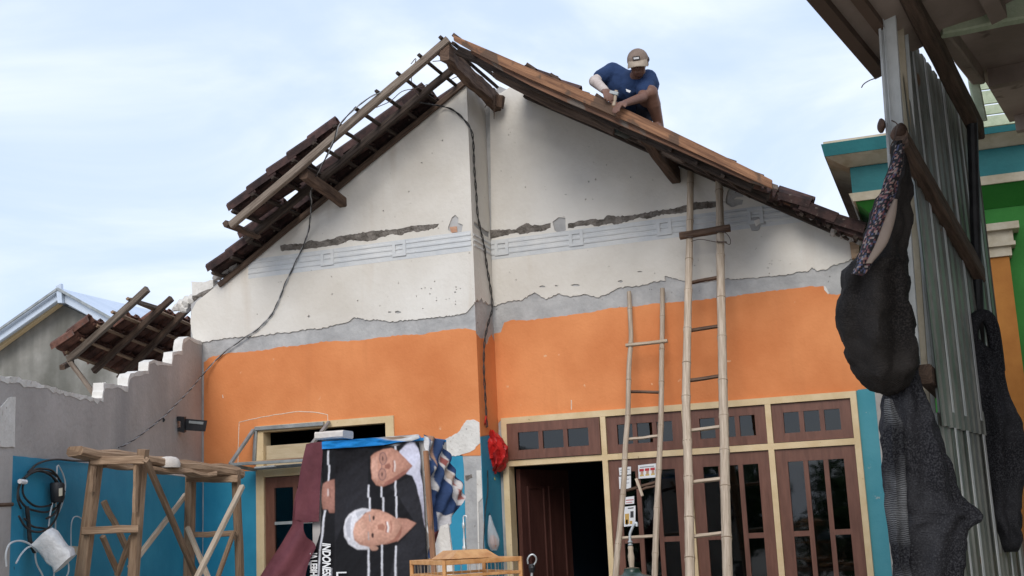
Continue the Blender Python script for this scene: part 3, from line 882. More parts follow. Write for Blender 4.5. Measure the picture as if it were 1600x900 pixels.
# left slope
def ptL(d, y, up=0.0): return V(-3.45, y, 5.385) + DL * d + NL * up
def ptR(d, y, up=0.0): return V(-3.45, y, 5.405) + DR * d + NR * up
def deck(pt, d0, d1, y0, y1):
    vs = [pt(d, y, u) for u in (.05, .07) for y in (y0, y1) for d in (d0, d1)]
    return vs, [(0, 1, 3, 2), (4, 6, 7, 5), (0, 4, 5, 1), (2, 3, 7, 6), (0, 2, 6, 4), (1, 5, 7, 3)]
roofL = mk('roof', deck(ptL, .02, 3.6, .78, 4.2), M['tile'], house)
roofR = mk('roof', deck(ptR, .02, 3.42, 1.15, 4.2), M['tile'], house)
def rafter(a, b, w, h, m, par, jit=.006, up=None, name='rafter'):
    return mk(name, beam(a, b, w, h, up, 7, jit), M[m], par)
outer = rafter(PY(701, 62, -.75), PY(361, 353, -.75), .05, .062, 'oldwood', roofL)
rafter(ptL(.06, -.34), ptL(2.45, -.34), .045, .06, 'deepwood', roofL)
rafter(ptL(.10, -.035, .0), ptL(3.0, -.035, .0), .03, .045, 'darkwood', roofL)
rafter(ptL(.05, .45), ptL(3.05, .45), .05, .07, 'darkwood', roofL)
for r in range(14):
    d = .03 + r * .222
    y0 = -.80 if d < 2.35 else -.22
    mk('batten', beam(ptL(d, y0, .034), ptL(d, .78, .034), .028, .024, NL, 4, .005), M['deepwood'], roofL)
mk('batten', beam(ptL(2.36, -.79, -.01), ptL(2.36, -.28, -.01), .045, .05, NL, 3, .008), M['darkwood'], roofL)
missing = {(6, 1), (5, 1), (8, 2)}
for r in range(1, 13):
    for c in range(8):
        y = (-.66, -.45)[c] if c < 2 else -.19 + (c - 2) * .208 + (.09 if r > 10 else 0)
        d = .03 + r * .222
        if c < 2 and (r < 5 or r > 9): continue
        if (r, c) in missing: continue
        if r < 2 and c in (2, 3): continue
        put_tile(tmL, ptL(d - .03, y, .056), V(0, 1, 0), DL, NL, roofL)
# right slope
def rdf(d, y): return (.07 + .042 * d) * (1 - .55 * min(max(y + .6, 0), 1)) if (d < 2.6 or y > .5) else .07
RD = .075
rafter(ptR(.10, -.68, -.05), ptR(2.72, -.68, -.11), .05, .07, 'deepwood', roofR)
rafter(ptR(.25, -.25, -.03), ptR(2.75, -.25, -.07), .055, .075, 'deepwood', roofR)
rafter(ptR(.30, D1 - .06, .0), ptR(3.38, D1 - .06, .0), .07, .06, 'deepwood', roofR)
rafter(ptR(.10, .85), ptR(3.3, .85), .05, .07, 'darkwood', roofR)
for r in range(16):
    d = .06 + r * .222
    y0 = -.74 if d < 2.55 else .12
    mk('batten', beam(ptR(d, y0, .048 - rdf(d, y0)), ptR(d, .2, .048 - rdf(d, .2)), .032, .026, NR, 4, .005), M['deepwood'], roofR)
for r in range(1, 15):
    for c in range(9):
        y = -.63 + c * .208
        d = .06 + r * .222
        if c < 4 and r > 11: continue
        if c < 3 and 5 <= r <= 8: continue
        if (r, c) in ((1, 0), (1, 1), (1, 2), (2, 0), (2, 1)): continue
        put_tile(tmR, ptR(d - .03, y, .074 - rdf(d, y)), V(0, -1, 0), DR, NR, roofR)
# tiles hanging over the verge low on the right, bedded in mortar
for k, (px, py) in enumerate(((1212, 313), (1242, 330), (1275, 346), (1308, 361))):
    p = PY(px, py, .25)
    put_tile(tmR, p + NR * (.0 if k else .03), V(0, -1, 0), (DR + V(0, -.03, 0)).normalized(), NR, roofR, .6)
for pts, r in (([(1234, 326), (1248, 328), (1262, 335)], .042), ([(1264, 338), (1280, 343), (1293, 352)], .05), ([(1300, 357), (1318, 362), (1338, 371)], .06), ([(1318, 366), (1332, 372), (1347, 380)], .05)):
    mk('mortar', tube(smoothline([PY(*p, .36) for p in pts], 3), [r * random.uniform(.55, 1.05) for _ in range(len(pts) * 3 - 2)], 8), M['grey_wall'], roofR)
mk('timber_block', sheet([PY(*p, .34) for p in [(1327, 376), (1343, 380), (1341, 402), (1331, 404)]], .10, V(0, 1, 0)), M['scafwood'], roofR)
mk('cracked_board', board([(1186, 290), (1205, 300), (1240, 317)], [(1183, 300), (1205, 309), (1234, 321)], .2, .24), M['newwood'], roofR)
# ridge beam and purlins stick out of the gable
mk('ridge_beam', beam(V(-3.475, -.76, 5.283), V(-3.475, D1 + .02, 5.225), .075, .14, None, 12, .024), M['ridgewood'], house)
mk('beam_block', beam(PY(783, 150, .30), PY(779, 168, .30), .07, .06, (0, 1, 0), 2, .006), M['ridgewood'], house)
mk('ridge_board', beam(V(-3.53, -.74, 5.33), V(-3.53, -.1, 5.30), .03, .10, None, 4, .008), M['darkwood'], house)
for a, b in (((770, 148), (772, 186)), ((769, 150), (757, 168)), ((772, 150), (771, 176))):
    mk('splinter', tube([PY(*a, .2), PY((a[0] + b[0]) / 2 + 1, (a[1] + b[1]) / 2, .2), PY(*b, .2)], [.008, .007, .003], 5), M['darkwood'], house)
for pts, r in (([(735, 137), (745, 141), (757, 147), (766, 153)], .03), ([(745, 135), (752, 140), (760, 146)], .03)):
    mk('mortar', tube([PY(*p, .2) for p in pts], r, 7), M['cement_dark'], house)
pa, pb = PY(474, 272, -.70), PY(524, 308, -.01)
mk('purlin', beam(pa, pa + V(0, .85, (pb.z - pa.z)) if False else V(pa.x - .0, .10, pa.z - .09), .075, .085, None, 4, .008), M['ridgewood'], house)
pa = PY(1003, 203, -.62)
mk('purlin', beam(pa, V(pa.x + .02, D1 + .05, pa.z - .10), .08, .13, None, 5, .01), M['darkwood'], house)
mk('beam_block', beam(PY(1047, 262, D1 - .06), PY(1046, 276, D1 - .06), .05, .05, (0, 1, 0), 2, .006), M['darkwood'], house)
# new fascia planks being nailed along the right verge
fa_t = [(708, 55), (735, 66), (775, 83), (830, 107), (880, 128), (930, 150), (985, 174), (1036, 198), (1119, 238), (1170, 263), (1206, 281)]
fa_b = [(709, 63), (735, 78), (772, 97), (830, 124), (880, 146), (930, 168), (985, 192), (1036, 216), (1119, 254), (1170, 278), (1206, 294)]
mk('fascia_plank', board(fa_t, fa_b, -.83, -.80), M['newwood'], house)
fb_t = [(735, 76), (775, 95), (830, 121), (880, 143), (930, 165), (985, 190), (1036, 213), (1119, 252), (1170, 275), (1215, 289)]
fb_b = [(736, 86), (775, 108), (830, 137), (880, 160), (930, 181), (985, 205), (1036, 227), (1119, 264), (1170, 287), (1215, 299)]
mk('fascia_plank', board(fb_t, [(x, y - 3) for x, y in fb_b], -.795, -.765), M['redwood'], house)
mk('tie_batten', board([(770, 108), (800, 122), (860, 151), (930, 181), (960, 197)], [(772, 122), (800, 137), (860, 168), (930, 197), (957, 210)], -.60, -.56), M['darkwood'], house)
mk('batten', beam(PY(708, 54, -.79), PY(724, 66, -.79), .02, .03), M['darkwood'], house)
for px, py in ((824, 101), (861, 117), (932, 149)):
    mk('batten', beam(PY(px, py, -.73), PY(px + 14, py + 9, -.73), .05, .025, NR, 2, .004), M['darkwood'], roofR)

# ================================================================== broken side wall on the left
cor = PY(316, 640, 0.0)
dS = V(-.305, .952, 0)
nS = V(.952, .305, 0).normalized()
def SP(px, py, off=0.0): return PP(px, py, cor + nS * off, nS)
top = [(-140, 582), (0, 589), (9, 591), (30, 592), (35, 596), (51, 598), (75, 605), (107, 615), (135, 620), (160, 625), (162, 600), (183, 603), (199, 606),
       (201, 592), (204, 585), (216, 582), (231, 581), (232, 567), (240, 564), (256, 568), (268, 570), (270, 551), (284, 549), (286, 531), (294, 527), (303, 531), (318, 537)]
rt = ragged(top, .7, 5)
pts = [SP(*p) for p in rt]
sw = thing('side_wall', 'grey rendered wall with stepped broken top and blue painted lower half', 'wall', (pts[0].x, pts[0].y, 0))
pr = pts[-1].copy(); pr.z = 0
pl_ = pts[0].copy(); pl_.z = 0
mk('masonry', sheet([pl_] + pts + [pr], .075, -nS), M['grey_wall'], sw)
# chipped white crust along the break
vs, fs = [], []
for i, p in enumerate(pts):
    j = V(random.uniform(-.004, .004), 0, random.uniform(0, .007))
    o_ = p + V(0, 0, .004) - dS * .006 + j
    i_ = p - V(0, 0, random.uniform(.006, .034)) + dS * random.uniform(.004, .02)
    vs += [o_ + nS * .003, o_ - nS * random.uniform(.066, .08), i_ - nS * .073, i_ + nS * .003]
for i in range(len(pts) - 1):
    for k in range(4):
        k2 = (k + 1) % 4
        fs.append((i * 4 + k, i * 4 + k2, i * 4 + 4 + k2, i * 4 + 4 + k))
mk('broken_edge', (vs, fs), M['raw_white'], sw)
for (a, b, c, d) in ((160, 599, 165, 622), (200, 587, 205, 604), (231, 566, 236, 579), (268, 551, 274, 568), (284, 530, 290, 548)):
    p0 = SP(a + 1, d, -.006); p1 = SP(c, d, -.006)
    up = V(0, 0, (SP(a, b).z - SP(a, d).z))
    q0_ = [p0, p1, p1 + up * random.uniform(.9, 1.02), p0 + up * random.uniform(.85, .98)]
    q = []
    for k in range(4):
        for t in (0, .33, .66):
            q.append(q0_[k].lerp(q0_[(k + 1) % 4], t) + dS * random.uniform(-.007, .007) + V(0, 0, random.uniform(-.007, .007)))
    mk('brick', sheet(q, .07, -nS), M['raw_white'], sw)
dad = [SP(*p) for p in ragged([(19, 712), (120, 722), (200, 734), (316, 748)], .5, 7)]
b0 = dad[0].copy(); b0.z = .05; b1 = dad[-1].copy(); b1.z = .05
mk('teal_dado', sheet([b0] + dad + [b1], .004, nS), M['teal'], sw)
edge = [SP(*p, .002) for p in [(205, 733), (250, 739), (316, 748)]]
mk('white_edge', tube(edge, .006, 5), M['raw_white'], sw)
st = [SP(-140, 690), SP(0, 704), SP(18, 706), SP(18.5, 712)]
q1 = st[-1].copy(); q1.z = .05; q0 = st[0].copy(); q0.z = .05
mk('bare_strip', sheet([q0] + st + [q1], .006, nS), M['grey_wall'], sw)
mk('white_patch', sheet([SP(*p, .001) for p in ragged([(-60, 640), (0, 636), (12, 622), (23, 620), (22, 660), (22, 699), (0, 698), (-60, 690)], .8, 5, True)], .006, nS), M['raw_white'], sw)
mk('mortar', tube([SP(*p, .004) for p in [(-60, 788), (0, 789), (19, 788)]], .012, 6), M['ridgewood'], sw)
# ---- steel bracket near the corner
S_ = lambda x, y: W(x, y, 10.15)
br = thing('wall_bracket', 'black steel swing arm bracket bolted near the wall corner', 'bracket', S_(258, 660))
dn_ = -RM.col[2].copy()
def flat(name, q, t, m, par, un=S_): return mk(name, sheet([un(*p) for p in q], t, dn_), M[m], par)
flat('wall_plate', [(256, 640), (264, 640), (264, 677), (256, 677)], .03, 'black', br)
flat('arm', [(262, 649), (290, 651), (290, 657), (262, 656)], .05, 'black', br)
flat('arm', [(262, 666), (290, 668), (290, 674), (262, 672)], .05, 'black', br)
flat('joint', [(285, 651), (291, 651), (291, 675), (285, 674)], .06, 'black', br)
flat('screen_plate', [(289, 654), (324, 657), (321, 674), (289, 672)], .012, 'black', br)
flat('screen_plate', [(296, 657), (319, 659), (318, 663), (296, 661)], .018, 'steel_dull', br)
mk('anchor', tube([S_(256, 658), SP(254, 656)], .02, 6), M['black'], br)
# ---- things on the blue wall
def O(px, py, off=.03): return SP(px, py, off)
coil = thing('cable_coil', 'black cable wound in loops hanging on the blue wall', 'cable', O(65, 880))
for k, (cx, cy, rx, ry, ph) in enumerate(((64, 768, 36, 32, 0), (66, 762, 31, 30, 1.2), (62, 775, 34, 38, 2.6), (60, 783, 34, 48, 4.0))):
    l = [O(cx + rx * math.cos(a + ph) + random.uniform(-1, 1), cy + ry * math.sin(a + ph) + random.uniform(-1, 1), .03 + .006 * k) for a in [j * 2 * math.pi / 14 for j in range(15 if k < 2 else 12)]]
    mk('loop', tube(smoothline(l, 4), .0065, 6), M['cable'], coil)
mk('loop', tube(smoothline([O(44, 738), O(60, 724), (O(86, 718)), O(115, 720), O(143, 720)], 5), .0065, 6), M['cable'], coil)
mk('thick_end', tube(smoothline([O(42, 792), O(45, 822), O(47, 845), O(54, 862)], 4), .013, 8), M['cable'], coil)
mk('loop', tube(smoothline([O(38, 810), O(50, 822), O(64, 825), O(76, 826)], 4), .006, 6), M['cable'], coil)
mk('tie', tube([O(31, 752, .05), O(40, 753, .05)], .014, 7), M['patch_white'], coil)
ad = thing('power_adapter', 'small black adapter hanging beside the cable loops on the blue wall', 'adapter', O(90, 785))
mk('body', loft([(80, 99, 754, SP(88, 765).y * 0 + 7.45, .03), (78, 101, 757, 7.45, .04), (79, 101, 778, 7.45, .04), (80, 98, 785, 7.45, .03)], 12), M['black'], ad, True)
flat('label_patch', [(93, 763), (98, 762), (98, 774), (93, 775)], .012, 'ivory', ad, lambda x, y: W(x, y, 7.41))
def cable(name, label, pts, r, m, n=5, grp=None, cat='cable', sides=6):
    o = mk(name, tube(smoothline(pts, n), r, sides), M[m])
    tag(o, label, cat, grp)
    return o
cable('white_cable', 'white cable hanging from the nail above the black adapter', [O(91, 727), O(98, 740), O(102, 757), O(99, 780), O(92, 800), O(80, 822), O(66, 842), O(56, 858), O(57, 880), O(68, 905), O(70, 950)], .0055, 'whitecable')
cable('white_cable', 'straight white cable running down behind the black adapter', [O(89, 728), O(88, 760), O(87, 800), O(86, 850), O(84, 900), O(83, 960)], .005, 'whitecable')
cable('white_cable', 'short white cable hooked between adapter and wrapped box', [O(82, 786, .04), O(78, 805, .04), O(76, 825, .04), O(78, 838, .05)], .005, 'whitecable')
cable('white_cable', 'white cable looping below the wrapped white box', [O(98, 868, .05), O(106, 878, .05), O(107, 893, .05), O(100, 910, .05), O(92, 940)], .0055, 'whitecable')
cable('white_cable', 'white cable arching over to the black plug by the raw strip', [O(10, 885, .05), O(9, 866, .05), O(15, 850, .05), O(30, 845, .05), O(46, 850, .05), O(58, 862, .06)], .0055, 'whitecable')
cable('white_cable', 'white cable slanting from the wrapped box towards the black plug', [O(25, 880, .05), O(33, 866, .05), O(44, 855, .05), O(58, 853, .06)], .0055, 'whitecable')
cable('white_cable', 'thin white cable bent over from the ivory wall socket', [O(111, 856, .03), O(111, 825, .03), O(114, 810, .03), O(121, 807, .03), O(129, 812, .03), O(135, 822, .03)], .004, 'whitecable')
pg = mk('plug', loft(resample([(8, 18, 878, 6.95, .03), (6, 22, 884, 6.95, .035), (7, 22, 893, 6.95, .035), (10, 18, 898, 6.95, .03)], 3), 12), M['black'], None, True)
tag(pg, 'black round plug hanging at the foot of the raw strip', 'plug')
vs, fs, uv = beam(W(66, 838, 7.12), W(102, 880, 7.10), .145, .10, (0, 1, 0), 6, .02, .22)
wb = mk('junction_box', (vs, fs, uv), M['whiteplastic'], None, True)
tag(wb, 'socket box wrapped in white plastic on the blue wall', 'box')
sk = thing('wall_socket', 'ivory wall socket on the blue wall beside the wrapped box', 'socket', O(114, 866))
q = [O(*p, .001) for p in ((107, 853), (121, 854), (121, 867), (107, 866))]
mk('plate', sheet(q, .012, nS), M['ivory'], sk)
q = [O(*p, .014) for p in ((111, 857), (117, 857.5), (117, 862.5), (111, 862))]
mk('insert', sheet(q, .006, nS), M['cream'], sk)

# ================================================================== cables on the facade
def twisted(name, label, pts, r, tw, m1, m2, n=6):
    p = smoothline(pts, n)
    root = thing(name, label, 'cable', p[-1])
    for s, m in ((0, m1), (math.pi, m2)):
        q, acc = [], 0.0
        for i, v in enumerate(p):
            if i: acc += (v - p[i - 1]).length
            a = acc * tw + s
            q.append(v + V(math.cos(a) * r, math.sin(a) * r * .4, math.sin(a) * r * .5))
        mk('strand', tube(q, r * .75, 5), M[m], root)
    return root
def B0(px, py, y=-.03): return PY(px, py, y)
pts = [B0(600, 142, -.77), B0(578, 152, -.80), B0(552, 172, -.82), B0(530, 196, -.82), B0(523, 216, -.80), B0(510, 245, -.72), B0(492, 278, -.55), B0(486, 300, -.4), B0(486, 330, -.2), B0(480, 368, -.06),
       B0(464, 405), B0(447, 440), B0(437, 465), B0(425, 490), B0(405, 512), B0(382, 528), B0(358, 545), B0(338, 562), O(318, 584, .05), O(298, 608, .05), O(275, 632, .05), O(257, 650, .05), O(230, 672, .04), O(205, 690, .04), O(186, 700, .04)]
twisted('twisted_cable', 'long black and grey cable sagging from the left eave down to the side wall', pts, .006, 30, 'cable', 'greycable')
def RX(px, py, off=.022):
    r = ray(px, py); return CAM + r * ((XC + off - CAM.x) / r.x)
pts = [B0(655, 160, -.30), B0(672, 163, -.15), B0(690, 166, -.05), B0(708, 172), B0(726, 188), B0(737, 206), RX(740, 232), RX(741, 262), RX(744, 300), RX(747, 340), RX(756, 382), RX(761, 418), RX(767, 455), RX(769, 482), RX(763, 505), RX(757, 535), RX(756, 575), RX(758, 615), RX(761, 668)]
twisted('twisted_cable', 'black cable hanging down the inner corner of the facade', pts, .0065, 28, 'cable', 'cable')
cable('thin_wire', 'thin black wire running down the teal corner beside the clear bag', [RX(762, 735, .012), RX(762, 770, .012), RX(758, 800, .012), RX(756, 850, .012), RX(757, 900, .012), RX(757, 960, .012)], .0045, 'cable')
cable('thin_wire', 'thin wire looping through the bare battens under the ridge', [B0(588, 168, -.6), B0(610, 158, -.6), B0(628, 143, -.6), B0(650, 138, -.55), B0(668, 132, -.5)], .0035, 'wire', sides=5)
cable('thin_wire', 'tangled thin wire hanging from the outer rafter', [B0(642, 100, -.76), B0(650, 92, -.76), B0(643, 120, -.7), B0(646, 140, -.65), B0(655, 150, -.6)], .0035, 'wire', sides=5)
cable('thin_wire', 'curly wire beside the ridge beam', [B0(676, 96, -.6), B0(696, 95, -.6), B0(706, 100, -.55), B0(716, 106, -.5), B0(712, 114, -.45), B0(722, 110, -.45), B0(726, 118, -.4), B0(714, 120, -.4), B0(705, 124, -.35)], .0035, 'wire', sides=5)

# ================================================================== collapsed lean-to roof behind the side wall
r1a, r1b = PY(231, 452, .5), PY(107, 562, .5)
r2a, r2b = PY(268, 466, .95), PY(146, 580, .95)
r3a, r3b = PY(296, 480, 1.4), PY(186, 592, 1.4)
r4a, r4b = PY(318, 500, 1.8), PY(222, 606, 1.8)
lt = thing('lean_to_roof', 'sagging red tiled lean-to roof with bare rafter ends behind the broken wall', 'roof', (r2b.x, r2b.y, 0))
for (a, b, w) in ((r1a, r1b, .065), (r2a, r2b, .06), (r3a, r3b, .065), (r4a, r4b, .06)):
    mk('rafter', beam(a, b, .05, w, None, 6, .006), M['oldwood' if a is r1a else 'darkwood'], lt)
dl = (r1b - r1a).normalized(); ac = ((r3b - r1b) + (r3a - r1a)).normalized()
ac = (ac - dl * ac.dot(dl)).normalized(); nl = ac.cross(dl).normalized()
if nl.z < 0: nl = -nl
Llen = (r1b - r1a).length
def lp(a, b):   # a 0 at the top .. 1 at the foot, b 0 first rafter .. 1 third
    def seg(A, B): return A[0].lerp(A[1], a).lerp(B[0].lerp(B[1], a), b if b <= 1 else 1) if False else None
    p = r1a.lerp(r1b, a); q = r3a.lerp(r3b, a)
    return p + (q - p) * b
wid = (r3b - r1b).length
nrow = int(Llen / .21)
flip = ac.cross(dl).dot(nl) < 0
for i in range(nrow + 1):
    a = i * .21 / Llen
    if i >= 1:
        p = lp(a, -.06) + nl * .045; q = lp(a, 2.1) + nl * .045
        mk('batten', beam(p, q, .03, .024, nl, 4, .006), M['scafwood'], lt)
    for j in range(13):
        b = -.07 + j * .205 / wid
        lim = .50 - .45 * min(max(b, 0), 1)
        if a < lim or a > .94: continue
        if (i, j) in ((5, 0), (7, 0)): continue
        ua = ac if not flip else -ac
        put_tile(tmRed if not flip else tmRed2, lp(a - .03 / Llen, b) + nl * .066, ua, dl, nl, lt, 1.6)
mk('batten', beam(PY(203, 468, .48), PY(246, 481, .98), .035, .035), M['oldwood'], lt)
mk('strut', beam(r1b, PY(149, 618, .6), .045, .045, None, 4, .005), M['oldwood'], lt)
mk('batten', beam(PY(97, 574, .42), PY(112, 566, .7), .05, .05), M['darkwood'], lt)
mk('post', beam(r4b, V(r4b.x, r4b.y, 0), .08, .08), M['darkwood'], lt)
if 0: mk('post', beam(r1b + V(.05, .02, 0), V(r1b.x + .05, r1b.y + .1, 0), .08, .08), M['darkwood'], lt)
for px, py, r in ((283, 478, .06), (292, 474, .07), (300, 470, .06), (288, 483, .05), (276, 482, .04)):
    mk('mortar', tube([PY(px - 6, py + 2, .9), PY(px, py - 2, .9), PY(px + 6, py + 1, .9)], [r * .5, r, r * .6], 7), M['raw_white'], lt)

# ================================================================== house far behind on the left
fh = thing('far_house', 'grey concrete gable with pale blue metal roof behind the broken wall', 'house', (PY(95, 560, 9).x, 11, 0))
def H(px, py, y=9.0): return PY(px, py, y)
ga, gl, gr = H(93, 474), H(-60, 582), H(225, 538)
mk('gable_wall', sheet([V(gl.x, 9, 0), V(gr.x, 9, 0), gr, ga, gl], .15, V(0, 1, 0)), M['concrete_old'], fh)
def bar2(name, a, b, h, y0, y1, m):
    return mk(name, beam(V(a.x, (y0 + y1) / 2, a.z), V(b.x, (y0 + y1) / 2, b.z), abs(y1 - y0), h, None, 4, 0), M[m], fh)
bar2('fascia', H(-70, 574, 8.6), H(93, 459, 8.6), .19, 8.58, 8.64, 'bluemetal')
bar2('fascia', H(93, 459, 8.6), H(232, 535, 8.6), .19, 8.58, 8.64, 'bluemetal')
bar2('roof_edge', H(-70, 566, 8.55), H(93, 452, 8.55), .05, 8.48, 8.56, 'steel_dull')
bar2('roof_edge', H(93, 452, 8.55), H(232, 529, 8.55), .05, 8.48, 8.56, 'steel_dull')
bar2('verge_batten', H(-70, 592, 8.9), H(93, 474, 8.9), .07, 8.86, 8.98, 'cream')
mk('ridge_cap', sheet([H(*p, 8.5) for p in [(87, 447), (95, 443), (97, 473), (90, 473)]], .06, V(0, 1, 0)), M['bluemetal'], fh)
ra, rb, rc = H(93, 453, 8.5), H(250, 540, 8.5), H(-90, 580, 8.5)
for (u, w_) in ((ra, rb), (ra, rc)):
    vs = [V(p.x, yy, p.z + dz) for dz in (0, .03) for yy in (8.5, 15.5) for p in (u, w_)]
    fs = [(0, 1, 3, 2), (4, 6, 7, 5), (0, 4, 5, 1), (2, 3, 7, 6), (0, 2, 6, 4), (1, 5, 7, 3)]
    mk('roof_sheet', (vs, fs), M['bluemetal'], fh)

# ================================================================== wooden trestle
tr = thing('wooden_trestle', 'rough wooden trestle with crossed braces and bark edged planks before blue wall', 'trestle', (W(200, 900, 8).x, W(200, 900, 8).y, 0))
def leg(a, b, sa, sb, w, d, m='scafwood'):
    p, q = W(*a, sa), W(*b, sb)
    e = ground_end(p, q)
    mk('leg', beam(p, e, w, d, (0, 1, 0), 8, .008), M[m], tr)
leg((152, 706), (128, 900), 7.5, 7.45, .078, .05)
leg((223, 702), (209, 900), 7.55, 7.5, .058, .05)
leg((298, 738), (296, 900), 8.5, 8.5, .064, .05)
leg((369, 734), (375, 900), 8.5, 8.45, .05, .045)
def stick(name, a, b, sa, sb, w, d, m='scafwood', par=None, gnd=False):
    p, q = W(*a, sa), W(*b, sb)
    if gnd: q = ground_end(p, q)
    return mk(name, beam(p, q, w, d, (0, 1, 0), 6, .005), M[m], par or tr)
stick('crossbar', (129, 829), (217, 826), 7.42, 7.46, .045, .04)
stick('crossbar', (300, 836), (371, 833), 8.46, 8.46, .038, .03)
stick('crossbar', (142, 720), (226, 719), 7.42, 7.46, .05, .04)
stick('crossbar', (292, 748), (372, 748), 8.44, 8.44, .05, .04)
stick('brace', (228, 718), (308, 905), 7.44, 8.4, .03, .035, gnd=True)
stick('brace', (291, 772), (203, 886), 8.6, 7.62, .036, .03, 'paleWood')
stick('brace', (379, 760), (306, 905), 8.38, 7.7, .034, .03, 'paleWood', gnd=True)
stick('brace', (293, 824), (326, 905), 8.4, 8.2, .03, .03, 'paleWood', gnd=True)
stick('brace', (366, 830), (339, 905), 8.4, 8.3, .026, .03, gnd=True)
stick('brace', (162, 783), (207, 875), 7.9, 8.0, .034, .03)
stick('brace', (160, 838), (184, 895), 7.55, 7.7, .028, .03)
stick('brace', (207, 838), (183, 898), 7.6, 7.7, .03, .03)
stick('side_cleat', (146, 727), (143, 768), 7.42, 7.42, .03, .03)
stick('side_cleat', (213, 722), (211, 800), 7.46, 7.46, .022, .03)
def plank(a, b, sa, sb, w, h, name='plank'):
    p, q = W(*a, sa), W(*b, sb)
    vs, fs, uv = beam(p, q, w, h, None, 12, .014, .25)
    mk(name, (vs, fs, uv), M['scafwood'], tr)
plank((118, 706), (372, 741), 7.32, 8.58, .13, .055)
plank((150, 708), (368, 735), 7.6, 8.75, .12, .045)
plank((160, 726), (330, 742), 7.5, 8.3, .10, .03)
bw = mk('bowl', lathe(W(263, 726, 7.95) + V(0, 0, .0), [(.075, -.02), (.078, .0), (.07, .03), (.05, .045), (.02, .052), (.001, .053)], 16), M['foam'], None, True)
tag(bw, 'white upturned bowl on the trestle planks', 'bowl')

# ================================================================== bamboo ladders
def lad_plane(ztop, ytop, ybot):
    n = V(0, -ztop, ytop - ybot).normalized()
    return V(0, ybot, 0), n
def bamboo_pole(px_pts, plane, rt_, rb_, par, off=0.0):
    p0, n = plane
    pts = [PP(x, y, p0 + n * off, n) for x, y in px_pts]
    pts.append(ground_end(pts[-2], pts[-1]))
    p = smoothline(pts, 5)
    tot = sum((p[i] - p[i - 1]).length for i in range(1, len(p)))
    q = []
    # evenly spaced rings with swollen nodes
    acc = 0; nxt = random.uniform(.1, .25)
    dense = []
    for i in range(1, len(p)):
        a, b = p[i - 1], p[i]; l = (b - a).length
        k = max(1, int(l / .03))
        for j in range(k): dense.append((a.lerp(b, j / k), acc + l * j / k))
        acc += l
    dense.append((p[-1], acc))
    P_, R_, last = [], [], 0
    rings = []
    for v, s in dense:
        r = rt_ + (rb_ - rt_) * s / tot
        if s > nxt:
            rings.append((v, r)); nxt = s + random.uniform(.24, .36); r *= 1.13
        P_.append(v); R_.append(r * random.uniform(.975, 1.025))
    o = mk('pole', tube(P_, R_, 9), M['bamboo'], par, True)
    for v, r in rings:
        i = min(range(len(P_)), key=lambda k: (P_[k] - v).length)
        d = (P_[min(i + 1, len(P_) - 1)] - P_[max(i - 1, 0)]).normalized()
        mk('node_ring', tube([v - d * .008, v, v + d * .008], [r * 1.02, r * 1.17, r * 1.02], 9), M['bamboo_node'], o, True)
    return o
def rung(a, b, plane, w, h, par, m='scafwood', off=-.03, jit=.003):
    p0, n = plane
    return mk('rung', beam(PP(*a, p0 + n * off, n), PP(*b, p0 + n * off, n), w, h, n, 4, jit), M[m], par)
plT = lad_plane(4.30, D1 - .06, -1.15)
l1 = thing('bamboo_ladder', 'tall thick bamboo ladder reaching up to the roof plank', 'ladder', (PP(1100, 900, *plT).x, -1.15, 0))
bamboo_pole([(1079, 266), (1078, 340), (1076, 430), (1074, 520), (1072, 620), (1074, 690), (1076, 760), (1077, 830), (1078, 900)], plT, .026, .038, l1)
bamboo_pole([(1123, 264), (1125, 340), (1126, 430), (1128, 520), (1130, 620), (1132, 690), (1133, 760), (1135, 830), (1137, 900)], plT, .030, .038, l1)
rung((1062, 369), (1141, 356), plT, .05, .045, l1, 'ridgewood', .03)
for a, b, m in (((1078, 442), (1126, 433), 'ridgewood'), ((1076, 517), (1128, 509), 'ridgewood'), ((1075, 595), (1130, 587), 'ridgewood'),
                ((1076, 673), (1132, 666), 'bamboo'), ((1077, 754), (1133, 747), 'bamboo'), ((1078, 839), (1135, 832), 'bamboo')):
    rung(a, b, plT, .022, .026, l1, m)
def TP(px, py, off=.05): return PP(px, py, plT[0] + plT[1] * off, plT[1])
cable('tie_wire', 'thin rusty wire tied round the tall ladder below its top rung', [TP(1080, 377), TP(1095, 374), TP(1118, 378), TP(1130, 378), TP(1140, 382), TP(1141, 374), TP(1136, 366), TP(1130, 362)], .003, 'wire', cat='wire')
for px, py in ((1075, 370), (1126, 362), (1128, 378)):
    mk('lashing', tube([TP(px - 7, py - 2, 0), TP(px - 7, py, .045), TP(px + 7, py, .045), TP(px + 7, py + 2, 0)], .005, 5), M['wire'], l1)
plS = lad_plane(3.42, D1 - .04, -.75)
l2 = thing('bamboo_ladder', 'short thin crooked bamboo ladder leaning on the orange wall', 'ladder', (PP(1000, 900, *plS).x, -.75, 0))
bamboo_pole([(983, 456), (985, 500), (986, 530), (983, 570), (982, 610), (981, 650), (977, 700), (975, 750), (970, 810), (965, 860), (962, 900)], plS, .018, .026, l2)
bamboo_pole([(1035, 451), (1035, 500), (1034, 560), (1033, 640), (1031, 700), (1028, 760), (1025, 830), (1023, 900)], plS, .019, .026, l2)
rung((978, 540), (1043, 533), plS, .022, .03, l2, 'paleWood', .02)
for a, b, m in (((982, 612), (1033, 613), 'ridgewood'), ((978, 687), (1031, 681), 'bamboo'), ((973, 768), (1030, 752), 'ridgewood'), ((968, 841), (1025, 837), 'bamboo')):
    rung(a, b, plS, .018, .022, l2, m)
def SPl(px, py, off=.03): return PP(px, py, plS[0] + plS[1] * off, plS[1])
